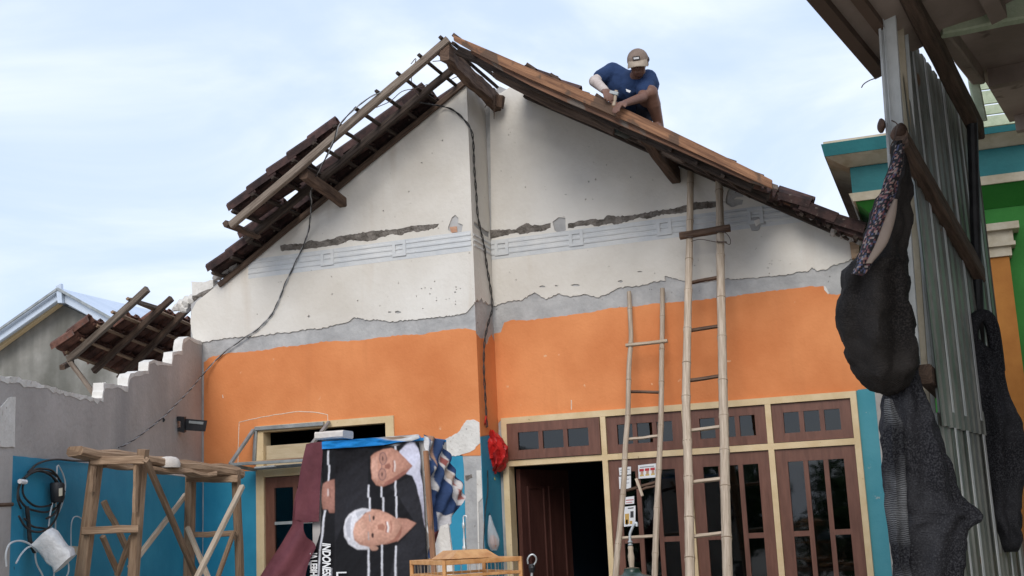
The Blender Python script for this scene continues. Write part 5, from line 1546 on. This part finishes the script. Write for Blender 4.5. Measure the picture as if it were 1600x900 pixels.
# pilaster with capital
px0, px1 = PY(1530, 450, -.10).x, PY(1583, 450, -.10).x
zc0, zc1 = PY(1550, 402, -.12).z, PY(1550, 352, -.12).z
mk('pilaster', box(px0, px1, -.10, -.002, .0, zc0), M['ochre'], nh)
hh = zc1 - zc0
for k, (a, b, e) in enumerate(((0, .30, .02), (.30, .42, .05), (.42, .78, .04), (.78, 1.0, .085))):
    mk('capital', box(px0 - e - .03, px1 + e, -.10 - e, -.002, zc0 + hh * a + .0005, zc0 + hh * b), M['cornice'], nh)
mk('yellow_plinth', box(PY(1556, 870, -.14).x, XE, -.14, -.003, PY(1570, 876, -.14).z, PY(1570, 846, -.14).z), M['yellow'], nh)
zbk = PY(1590, 882, -.16).z
for r in range(6):
    for c in range(5):
        x = PY(1570, 890, -.2).x + c * .225 + (r % 2) * .11
        mk('brick', box(x, x + .21, -.25, -.145, zbk - .075 * (r + 1) + .006, zbk - .075 * r), M['brick'], nh)
# ================================================================== porch of the neighbour: post, zinc screen, canopy
u = V(.174, .985, 0).normalized(); v = V(.985, -.174, 0).normalized()
PB = V(-.135, -4.42, 0)
po = thing('porch', 'porch with pale steel posts and sloping brown canopy over the right edge', 'porch', PB)
def pbox(name, a0, a1, b0, b1, z0, z1, m, par=po):
    """a along u (away), b along v (right)"""
    vs = [PB + u * a + v * b + V(0, 0, z) for z in (z0, z1) for b in (b0, b1) for a in (a0, a1)]
    return mk(name, (vs, [(0, 1, 3, 2), (4, 6, 7, 5), (0, 4, 5, 1), (2, 3, 7, 6), (0, 2, 6, 4), (1, 5, 7, 3)]), M[m], par)
ZP = 3.62
def lean(name, a, b_, s, w, dpt, m):
    p, q = W(*a, s), W(*b_, s)
    return mk(name, beam(p, ground_end(p, q), w, dpt, (0, 1, 0), 6, .001, .06), M[m], po)
lean('post', (1383, -14), (1421, 520), 4.80, .068, .05, 'post')
lean('post_lip', (1370.5, -14), (1408, 520), 4.77, .010, .012, 'steel')
lean('post_lip', (1377, -14), (1414.5, 520), 4.77, .004, .012, 'steel')
lean('post', (1402, -14), (1440, 520), 4.92, .030, .04, 'cornice')
lean('post', (1409, -14), (1448, 520), 4.98, .026, .04, 'post')
# zinc screen
def zinc(z0, z1, off, t0, t1):
    vs, fs = [], []
    pr = [(0, 0), (.035, 0), (.05, .018), (.075, .018), (.09, 0)]
    k = int((t1 - t0) / .125)
    prof = []
    for i in range(k):
        for a, h in pr: prof.append((t0 + i * .125 + a, h))
    for a, h in prof:
        for z in (z0, z1): vs.append(PB + u * a + v * (.055 + off - h) + V(0, 0, z))
    n = len(prof)
    for i in range(n - 1): fs.append((2 * i, 2 * i + 2, 2 * i + 3, 2 * i + 1))
    b = len(vs)
    vs += [p + v * .002 for p in vs]
    fs += [tuple(i + b for i in reversed(f)) for f in fs]
    return vs, fs
scr = thing('zinc_screen', 'tall corrugated zinc screen standing behind the hanging net', 'screen', PB + u * 1.0)
mk('sheet', zinc(0.02, 1.95, 0, .06, 1.82), M['zinc'], scr)
mk('sheet', zinc(1.90, ZP - .1, .012, .06, 1.83), M['zinc'], scr)
for a_, w_ in ((.29, .03), (.54, .045), (.92, .05), (1.29, .03), (1.54, .055)):  # pale strips paint the bright highlights along the ribs
    mk('rib_highlight', cat_geo(*[([PB + u * (a_ + k * .12 * 0 + t) + v * (.0705 + .002 * q) + V(0, 0, z) for q in (0, 1) for z in (z0, z1) for t in (0, w_)], [(0, 1, 3, 2), (4, 6, 7, 5), (0, 2, 6, 4), (1, 5, 7, 3)]) for k, (z0, z1) in enumerate(((.03, 1.90), (1.96, ZP - .11)))]), M['whitecable'], scr)
def wbeam(name, a, sa, b, sb, w, h, m, par): return mk(name, beam(W(*a, sa), W(*b, sb), w, h, None, 5, .004), M[m], par)
wbeam('rail', (1408, 218), 4.62, (1531, 430), 5.75, .05, .075, 'darkwood', scr)
wbeam('rail', (1446, 585), 4.66, (1540, 680), 5.75, .05, .075, 'darkwood', scr)
wbeam('rail', (1414, -20), 4.62, (1528, 205), 5.9, .06, .09, 'darkwood', scr)
# canopy
E0, E1 = W(1277, 0, 4.46), W(1370, 110, 5.2)
ed = (E1 - E0); ed.z = 0; ed.normalize()
E0 = E0 - ed * 1.6; E0.z = E1.z
ev = V(ed.y, -ed.x, 0)
ln = (E1 - E0).length
def cpt(a, b, dz=0.0): return E0 + ed * a + ev * b + V(0, 0, b * .30 + dz)
def cslab(name, a0, a1, b0, b1, d0, d1, m):
    vs = [cpt(a, b, d) for d in (d0, d1) for b in (b0, b1) for a in (a0, a1)]
    return mk(name, (vs, [(0, 1, 3, 2), (4, 6, 7, 5), (0, 4, 5, 1), (2, 3, 7, 6), (0, 2, 6, 4), (1, 5, 7, 3)]), M[m], po)
for k in range(6):
    cslab('canopy_sheet', 0, ln, k * .5 + .002, k * .5 + .498, .0, .012, 'soffit')
cslab('eave_batten', 0, ln, -.01, .035, -.035, -.001, 'darkwood')
cslab('eave_batten', 0, ln - .02, .10, .135, -.03, -.001, 'darkwood')
cslab('canopy_purlin', 0, ln - .01, .47, .53, -.06, -.001, 'soffit')
for b in (1.0, 1.5, 2.0, 2.5): cslab('canopy_purlin', 0, ln - .01, b - .03, b + .03, -.06, -.001, 'darkwood')
pbox('porch_roof', -2.4, 2.5, .16, 3.4, ZP + .10, ZP + .14, 'soffit')  # carried on out of view towards the camera to darken the porch
pbox('shade_wall', -2.4, 4.0, 3.3, 3.4, 0, ZP + .10, 'soffit')  # unseen wall added to darken the porch side
for a in (.6, 1.5, 2.38): pbox('porch_rafter', a, a + .06, .2, 3.29, ZP + .01, ZP + .099, 'soffit')
wbeam('pale_beam', (1466, 40), 5.05, (1640, 6), 5.05, .07, .10, 'palegreen', po)
wbeam('pale_beam', (1462, 34), 5.05, (1528, 120), 6.2, .06, .08, 'soffit', po)
wbeam('pale_post', (1520, 118), 6.2, (1534, 190), 6.2, .05, .05, 'palegreen', po)
for k, (y, h) in enumerate(((16, 22), (41, 20), (64, 22), (89, 18), (110, 22), (135, 20), (158, 14), (175, 16))):
    q = [(1524, y + 9), (1640, y - 6), (1640, y + h - 6), (1524, y + h + 9)]
    mk('soffit_board', sheet([PY(*p, -1.35 - k * .004) for p in q], .02, V(0, 1, 0)), M['palegreen'], po)
# dark pipe
dp = mk('drain_pipe', tube([W(1519, 185, 5.72), W(1524, 350, 5.72), ground_end(W(1524, 350, 5.72), W(1531, 520, 5.72))], .024, 10), M['black'])
tag(dp, 'thin black upright pipe at the end of the zinc screen', 'pipe')
# coconut shells tied on the post
c_a = mk('coconut_shell', loft(resample([(1404, 1410, 193, 4.66, .01), (1396, 1416, 200, 4.66, .035), (1392, 1418, 209, 4.66, .045), (1396, 1417, 216, 4.66, .04), (1404, 1413, 221, 4.66, .015)], 3), 16, .06, 3), M['coconut'], None, True)
tag(c_a, 'brown coconut shell tied to the front of the steel post', 'coconut shell')
c_b = mk('coconut_shell', loft(resample([(1374, 1378, 186, 4.74, .01), (1372, 1382, 192, 4.74, .03), (1372, 1383, 200, 4.74, .03), (1375, 1380, 207, 4.74, .01)], 3), 12, .06, 3), M['coconut'], None, True)
tag(c_b, 'small dark coconut shell at the left edge of the steel post', 'coconut shell')
cable('tie_string', 'thin string curling out from the post below the canopy', [W(1346, 137, 4.85), W(1350, 131, 4.85), W(1360, 125, 4.85), W(1373, 121, 4.84)], .0022, 'wire', cat='string', sides=4)
cable('tie_string', 'frayed dark string hanging from the coconut shell on the post', [W(1393, 188, 4.6), W(1402, 195, 4.6), W(1398, 215, 4.58), W(1392, 228, 4.6), W(1391, 240, 4.6)], .0025, 'wire', cat='string', sides=4)
# hanging shade nets
n1 = thing('shade_net', 'bulky bundled black shade net hanging from the steel post', 'net', W(1380, 614, 4.55))
mk('bundle', loft(resample([(1399, 1411, 220, 4.62, .02), (1392, 1417, 250, 4.60, .04), (1380, 1420, 290, 4.58, .06), (1366, 1421, 330, 4.56, .07), (1353, 1420, 370, 4.55, .08), (1338, 1416, 400, 4.54, .10), (1321, 1414, 420, 4.52, .12), (1314, 1416, 450, 4.52, .13),
    (1310, 1424, 490, 4.52, .14), (1313, 1430, 520, 4.52, .14), (1321, 1434, 550, 4.52, .13), (1334, 1431, 580, 4.52, .12), (1350, 1420, 600, 4.53, .09), (1372, 1398, 614, 4.55, .04)], 4), 56, .14, 6, 2.0, rough=.018), M['net_brown'], n1, True)
mk('flecked_cloth', loft(resample([(1399, 1414, 226, 4.50, .015), (1388, 1408, 270, 4.47, .02), (1372, 1397, 310, 4.45, .02), (1358, 1388, 350, 4.42, .025), (1345, 1374, 390, 4.39, .025), (1331, 1353, 428, 4.37, .02)], 4), 22, .25, 4, 1.0, rough=.006), M['rug'], n1, True)
mk('tan_lining', loft(resample([(1396, 1402, 312, 4.44, .01), (1384, 1400, 335, 4.42, .015), (1374, 1394, 360, 4.40, .015), (1364, 1384, 385, 4.38, .015), (1352, 1362, 412, 4.36, .01)], 4), 14, .1, 3, 2), M['soffit'], n1, True)
n2 = thing('shade_net', 'long black shade net hanging straight down below the bundled net', 'net', W(1450, 1000, 4.6))
mk('curtain', loft(resample([(1392, 1430, 572, 4.64, .04), (1385, 1438, 600, 4.62, .07), (1380, 1456, 640, 4.60, .08), (1378, 1468, 680, 4.58, .09), (1378, 1480, 720, 4.58, .10), (1380, 1492, 750, 4.58, .10), (1384, 1502, 780, 4.58, .10), (1388, 1524, 800, 4.58, .10),
    (1392, 1529, 811, 4.58, .10), (1394, 1514, 826, 4.58, .10), (1395, 1508, 850, 4.58, .10), (1397, 1506, 880, 4.58, .10), (1398, 1505, 930, 4.58, .10), (1400, 1500, 1250, 4.58, .08)], 4), 56, .14, 7, .6, rough=.014), M['net'], n2, True)
mk('backlit_edge', loft(resample([(1384, 1396, 622, 4.50, .01), (1380, 1408, 660, 4.48, .025), (1379, 1412, 700, 4.47, .03), (1381, 1416, 760, 4.46, .03), (1387, 1420, 820, 4.46, .03), (1394, 1422, 870, 4.46, .03), (1398, 1424, 930, 4.46, .03), (1400, 1424, 1240, 4.46, .02)], 4), 28, .2, 5, 3, rough=.010), M['net_lit'], n2, True)
n3 = thing('shade_net', 'dark shade net slung from the black pipe in front of the pilaster', 'net', W(1560, 880, 6.0))
mk('loop', tube(smoothline([W(1519, 560, 5.55), W(1518, 520, 5.55), W(1526, 497, 5.55), W(1540, 494, 5.55), W(1550, 510, 5.55), W(1556, 545, 5.55), W(1560, 580, 5.55)], 4), [.03] * 25, 8), M['net'], n3, True)
mk('curtain', loft(resample([(1516, 1528, 530, 5.58, .03), (1516, 1556, 556, 5.56, .05), (1515, 1566, 590, 5.55, .08), (1516, 1580, 630, 5.54, .10), (1518, 1594, 665, 5.54, .11), (1520, 1600, 700, 5.54, .12), (1522, 1600, 740, 5.54, .12), (1528, 1592, 780, 5.54, .11),
    (1540, 1592, 815, 5.54, .10), (1552, 1594, 845, 5.54, .08), (1565, 1590, 862, 5.55, .04)], 4), 44, .16, 6, 4, rough=.018), M['net'], n3, True)
tag(mk('leaning_stick', beam(W(1566, 735, 6.2), ground_end(W(1566, 735, 6.2), W(1596, 850, 6.1)), .03, .03, None, 4, .004), M['ridgewood']), 'brown stick leaning beside the dark net at the right edge', 'stick')

# ================================================================== the man on the roof
def remesh(name, balls, vox, mat_, parent, smooth_it=3):
    """one continuous skin from overlapping tapered limbs; balls = list of (p, q, rp, rq)"""
    bm = bmesh.new()
    for p, q, ra_, rb_ in balls:
        p, q = Vector(p), Vector(q)
        k = max(1, int((q - p).length / (min(ra_, rb_) * .45)))
        for i in range(k + 1):
            t = i / k
            m4 = Matrix.Translation(p.lerp(q, t)) @ Matrix.Scale(ra_ + (rb_ - ra_) * t, 4)
            bmesh.ops.create_icosphere(bm, subdivisions=2, radius=1.0, matrix=m4)
    me = bpy.data.meshes.new(name); bm.to_mesh(me); bm.free()
    o = bpy.data.objects.new(name + '_source', me); COL.objects.link(o)
    rm = o.modifiers.new('r', 'REMESH'); rm.mode = 'VOXEL'; rm.voxel_size = vox
    sm = o.modifiers.new('s', 'SMOOTH'); sm.iterations = smooth_it; sm.factor = .5
    bpy.context.view_layer.update()
    res = bpy.data.meshes.new_from_object(o.evaluated_get(bpy.context.evaluated_depsgraph_get()))
    bpy.data.objects.remove(o, do_unlink=True)
    vs = [x.co.copy() for x in res.vertices]; fs = [tuple(f.vertices) for f in res.polygons]
    return mk(name, (vs, fs), mat_, parent, 180)
def J(px, py, y): return PY(px, py, y)
HS = .77
headc = J(997, 99, -.62)
neck = J(992, 124, -.50)
chest = J(988, 138, -.42); belly = J(984, 160, -.27); pelvis = J(984, 180, -.12)
rsh, rel, rwr = J(957, 112, -.44), J(929, 127, -.60), J(945, 141, -.80)
lsh, lel, lwr = J(1012, 123, -.44), J(1004, 152, -.62), J(975, 162, -.82)
lhip, lkn, lan = J(1000, 178, -.14), J(1016, 145, -.56), J(1030, 196, -.36)
rhip, rkn, ran = J(968, 180, -.14), J(958, 170, -.52), J(976, 196, -.40)
man = thing('person', 'man in navy t-shirt and tan cap crouching on the roof hammering the plank', 'person', J(1000, 200, -.35))
hf = V(.10, -.86, -.50).normalized()          # the way the face looks: down at the hands
hr = hf.cross(V(0, 0, 1)).normalized()         # his left... screen right is -hr or hr by sign
hu = hr.cross(hf).normalized()
def hp(r, f, z): return headc + (hr * r + hf * f + hu * z) * HS
face = [(hp(0, 0, .01), hp(0, -.02, .035), .088, .09), (hp(0, .01, -.03), hp(0, .035, -.085), .074, .045), (hp(-.02, .03, -.07), hp(.02, .03, -.07), .05, .05),
      (hp(0, .088, .0), hp(0, .108, -.03), .012, .017), (hp(-.05, .07, .02), hp(.05, .07, .02), .02, .02), (hp(-.045, .06, -.03), hp(-.04, .05, -.05), .028, .025), (hp(.045, .06, -.03), hp(.04, .05, -.05), .028, .025),
      (hp(-.022, .084, -.068), hp(.022, .084, -.068), .009, .009), (hp(-.02, .082, -.08), hp(.02, .082, -.08), .009, .009),
      (hp(-.088, -.01, .015), hp(-.090, -.012, -.03), .016, .013), (hp(.088, -.01, .015), hp(.090, -.012, -.03), .016, .013)]
bb = [(p_, q_, r1_ * HS, r2_ * HS) for p_, q_, r1_, r2_ in face] + [
      (hp(0, -.03, -.06), neck, .047, .054), (neck, chest, .058, .11),
      (chest, belly, .13, .125), (chest + hr * .09, chest - hr * .09, .095, .095), (belly, pelvis, .125, .135),
      (rsh, rel, .056, .041), (rel, rwr, .040, .026), (lsh, lel, .056, .041), (lel, lwr, .040, .026), (chest, rsh, .09, .06), (chest, lsh, .09, .06),
      (lhip, lkn, .085, .062), (lkn, lkn.lerp(lan, .35), .058, .058), (lkn.lerp(lan, .35), lan, .056, .037), (lan, lan + V(-.02, -.10, -.05), .036, .03), (lan, lan + V(0, .04, -.04), .036, .03),
      (rhip, rkn, .085, .062), (rkn, rkn.lerp(ran, .35), .058, .056), (rkn.lerp(ran, .35), ran, .055, .037), (ran, ran + V(-.02, -.10, -.05), .036, .03)]
def hand(w, el, curl, side):
    d = (w - el).normalized()
    a = d.cross(V(0, 0, 1)).normalized() * side
    n = a.cross(d).normalized()
    o = [(w, w + d * .05, .024, .026), (w + d * .03 - a * .022, w + d * .065 - a * .028, .018, .015), (w + d * .03 + a * .02, w + d * .06 + a * .024, .018, .015)]
    for k, (sd_, l) in enumerate(((-.032, .066), (-.011, .076), (.011, .072), (.031, .058))):
        b = w + d * .068 + a * sd_
        m = b + (d * math.cos(curl) + V(0, 0, -1) * math.sin(curl)) * l * .5
        e = m + (d * math.cos(curl * 2) + V(0, 0, -1) * math.sin(curl * 2)) * l * .5
        o += [(b, m, .0095, .009), (m, e, .009, .0075)]
    t0 = w + d * .018 - a * .028
    t1 = t0 + (d * .55 - a * .6 + V(0, 0, -.4)).normalized() * .035
    o += [(t0, t1, .012, .010), (t1, t1 + (d * .8 + V(0, 0, -.5)).normalized() * .028, .010, .008)]
    return o
bb += hand(rwr, rel, .8, 1) + hand(lwr, lel, .5, 1)
mk_body = remesh('body', bb, .0075, M['skin'], man, 2)
dwn = (pelvis - chest).normalized()
shirt = [(chest + hr * .10 + V(0, 0, .015), chest - hr * .10 + V(0, 0, .015), .112, .112), (neck + V(0, .02, -.045), chest, .085, .14), (chest, belly, .148, .146), (belly, pelvis, .146, .150),
         (chest, rsh, .11, .076), (rsh, rsh.lerp(rel, .62), .074, .068), (chest, lsh, .11, .076), (lsh, lsh.lerp(lel, .68), .074, .068)]
remesh('shirt', shirt, .011, M['shirt'], man, 3)
remesh('shorts', [(pelvis, lhip, .155, .12), (lhip, lhip.lerp(lkn, .58), .105, .088), (pelvis, rhip, .155, .12), (rhip, rhip.lerp(rkn, .7), .105, .088)], .012, M['shorts'], man, 3)
remesh('arm_sleeve', [(rel + (rsh - rel) * .15, rel, .046, .046), (rel, rwr, .0455, .033), (rwr, rwr + (rwr - rel).normalized() * .03, .031, .029)], .008, M['sleeve'], man, 2)  # pale sleeve tone also carries the sunlight on this forearm
remesh('boot', [(ran + V(0, .03, -.01), ran + V(0, .0, .06), .052, .05), (ran + V(0, .05, -.045), ran + V(-.02, -.14, -.07), .047, .045)], .009, M['shoe'], man, 2)
remesh('sandal', [(lan + V(.0, .05, -.068), lan + V(-.02, -.12, -.085), .026, .026)], .008, M['paleWood'], man, 1)
# cap
vs, fs = [], []
NR_, NS = 7, 20
for i in range(NR_):
    ph = i / (NR_ - 1) * math.pi * .5
    for k in range(NS):
        a = 2 * math.pi * k / NS
        vs.append(hp(math.sin(a) * .106 * math.cos(ph), -.012 + math.cos(a) * .118 * math.cos(ph), .032 + math.sin(ph) * .112))
for i in range(NR_ - 1):
    for k in range(NS): fs.append((i * NS + k, i * NS + (k + 1) % NS, (i + 1) * NS + (k + 1) % NS, (i + 1) * NS + k))
b0_ = len(vs)
vs += [p + (p - hp(0, -.01, .03)) * -.06 for p in vs[:NS]]
for k in range(NS): fs.append((k, (k + 1) % NS, b0_ + (k + 1) % NS, b0_ + k))
capo = mk('cap', (vs, fs), M['cap'], man, True)
vs, fs = [], []
for dz in (0, .008):
    for j in range(3):
        for i in range(9):
            a = math.radians(-62 + i * 15.5)
            rr = 1 + j * .30
            vs.append(hp(math.sin(a) * .104 * (1 + j * .05), -.012 + math.cos(a) * .116 * (1 + .36 * j * max(.25, math.cos(a))), .034 - j * .016 - .022 * (math.sin(a) ** 2) * j + dz))
def gi(d, j, i): return d * 27 + j * 9 + i
for j in range(2):
    for i in range(8):
        fs.append((gi(0, j, i), gi(0, j + 1, i), gi(0, j + 1, i + 1), gi(0, j, i + 1)))
        fs.append((gi(1, j, i), gi(1, j, i + 1), gi(1, j + 1, i + 1), gi(1, j + 1, i)))
for i in range(8): fs.append((gi(0, 2, i), gi(1, 2, i), gi(1, 2, i + 1), gi(0, 2, i + 1)))
mk('cap_brim', (vs, fs), M['capbrim'], capo, True)
def cpatch(name, w, h, z, off, m):
    q = []
    for a, b in ((-1, -1), (1, -1), (1, 1), (-1, 1)):
        q.append(hp(a * w, .118 * math.cos((z + b * h - .032) / .112) - .012 + off, z + b * h))
    return mk(name, sheet(q, .003, hf), M[m], capo)
cpatch('badge', .034, .018, .070, .004, 'patch_black')
cpatch('badge_label', .026, .009, .070, .008, 'patch_white')
for s in (-1, 1):
    remesh('eye', [(hp(s * .036, .083, .004), hp(s * .040, .082, .003), .007, .007)], .003, M['hair'], man, 0)
    remesh('eyebrow', [(hp(s * .022, .092, .020), hp(s * .052, .083, .019), .0045, .004)], .003, M['hair'], man, 0)
remesh('hair', [(hp(-.07, -.05, .02), hp(.07, -.05, .02), .034, .034), (hp(0, -.075, .0), hp(0, -.06, -.03), .03, .022), (hp(-.085, -.02, .02), hp(-.085, .0, .0), .009, .007), (hp(.085, -.02, .02), hp(.085, .0, .0), .009, .007)], .009, M['hair'], man, 1)
# small white print on the shirt
q = [J(*p, -.60) for p in ((978, 139), (986, 142), (984, 145), (979, 143))]
mk('shirt_print', sheet(q, .003, NF), M['patch_white'], man)
# hammer in his hand
hm = thing('hammer', 'hammer with a pale wooden handle held upright by the crouching man', 'hammer', J(959, 164, -.82))
mk('handle', beam(J(963, 141, -.84), J(959, 165, -.83), .016, .022, None, 4, .001), M['paleWood'], hm)
mk('head', beam(J(953, 144, -.84), J(966, 147, -.84), .024, .026, None, 3, .001), M['steel_dull'], hm)

# ================================================================== trees across the yard, mirrored in the panes
def tree(x, y, h, r, n, label, seed):
    rnd = random.Random(seed)
    t = thing('tree', label, 'tree', (x, y, 0), 'trees across the yard')
    trunk = [V(x, y, 0), V(x + .1, y, h * .25), V(x - .05, y + .1, h * .5), V(x, y, h * .8)]
    gs = [tube(smoothline(trunk, 4), [.16 - .010 * i for i in range(13)], 8)]
    for k in range(7):
        a = rnd.uniform(0, 6.28); z = h * rnd.uniform(.35, .7)
        gs.append(tube([V(x, y, z), V(x + math.cos(a) * r * .5, y + math.sin(a) * r * .5, z + h * .12), V(x + math.cos(a) * r * .85, y + math.sin(a) * r * .85, z + h * .2)], [.06, .04, .015], 6))
    mk('trunk', cat_geo(*gs), M['bark'], t)
    cl = [(V(x, y, h * .55) + V(rnd.gauss(0, r * .5), rnd.gauss(0, r * .5), rnd.uniform(-.40, .30) * h), rnd.uniform(.3, .6) * r) for _ in range(26)]
    vs, fs = [], []
    for _ in range(n):
        c, rr = rnd.choice(cl)
        d = V(rnd.gauss(0, 1), rnd.gauss(0, 1), rnd.gauss(0, 1)).normalized() * rr * rnd.uniform(.5, 1)
        p = c + d
        a = V(rnd.gauss(0, 1), rnd.gauss(0, 1), rnd.gauss(0, .6)).normalized(); b_ = a.cross(V(rnd.gauss(0, 1), rnd.gauss(0, 1), rnd.gauss(0, 1))).normalized()
        l, w = rnd.uniform(.10, .2), rnd.uniform(.04, .08)
        k = len(vs)
        vs += [p - a * l, p + b_ * w, p + a * l, p - b_ * w]
        fs.append((k, k + 1, k + 2, k + 3))
    mk('crown', (vs, fs), M['leaf'], t)
tree(-11.5, -20.0, 2.6, 1.3, 2600, 'low leafy tree across the yard, mirrored in the transom over the open door', 1)
tree(-8.2, -19.2, 3.0, 1.5, 3500, 'leafy tree across the yard, mirrored in the casements behind the short ladder', 2)
tree(-5.2, -19.8, 3.3, 1.5, 3500, 'broad leafy tree across the yard, mirrored behind the tall ladder', 3)
tree(-2.2, -19.4, 2.9, 1.5, 3500, 'bushy tree across the yard, mirrored in the rightmost casement', 4)
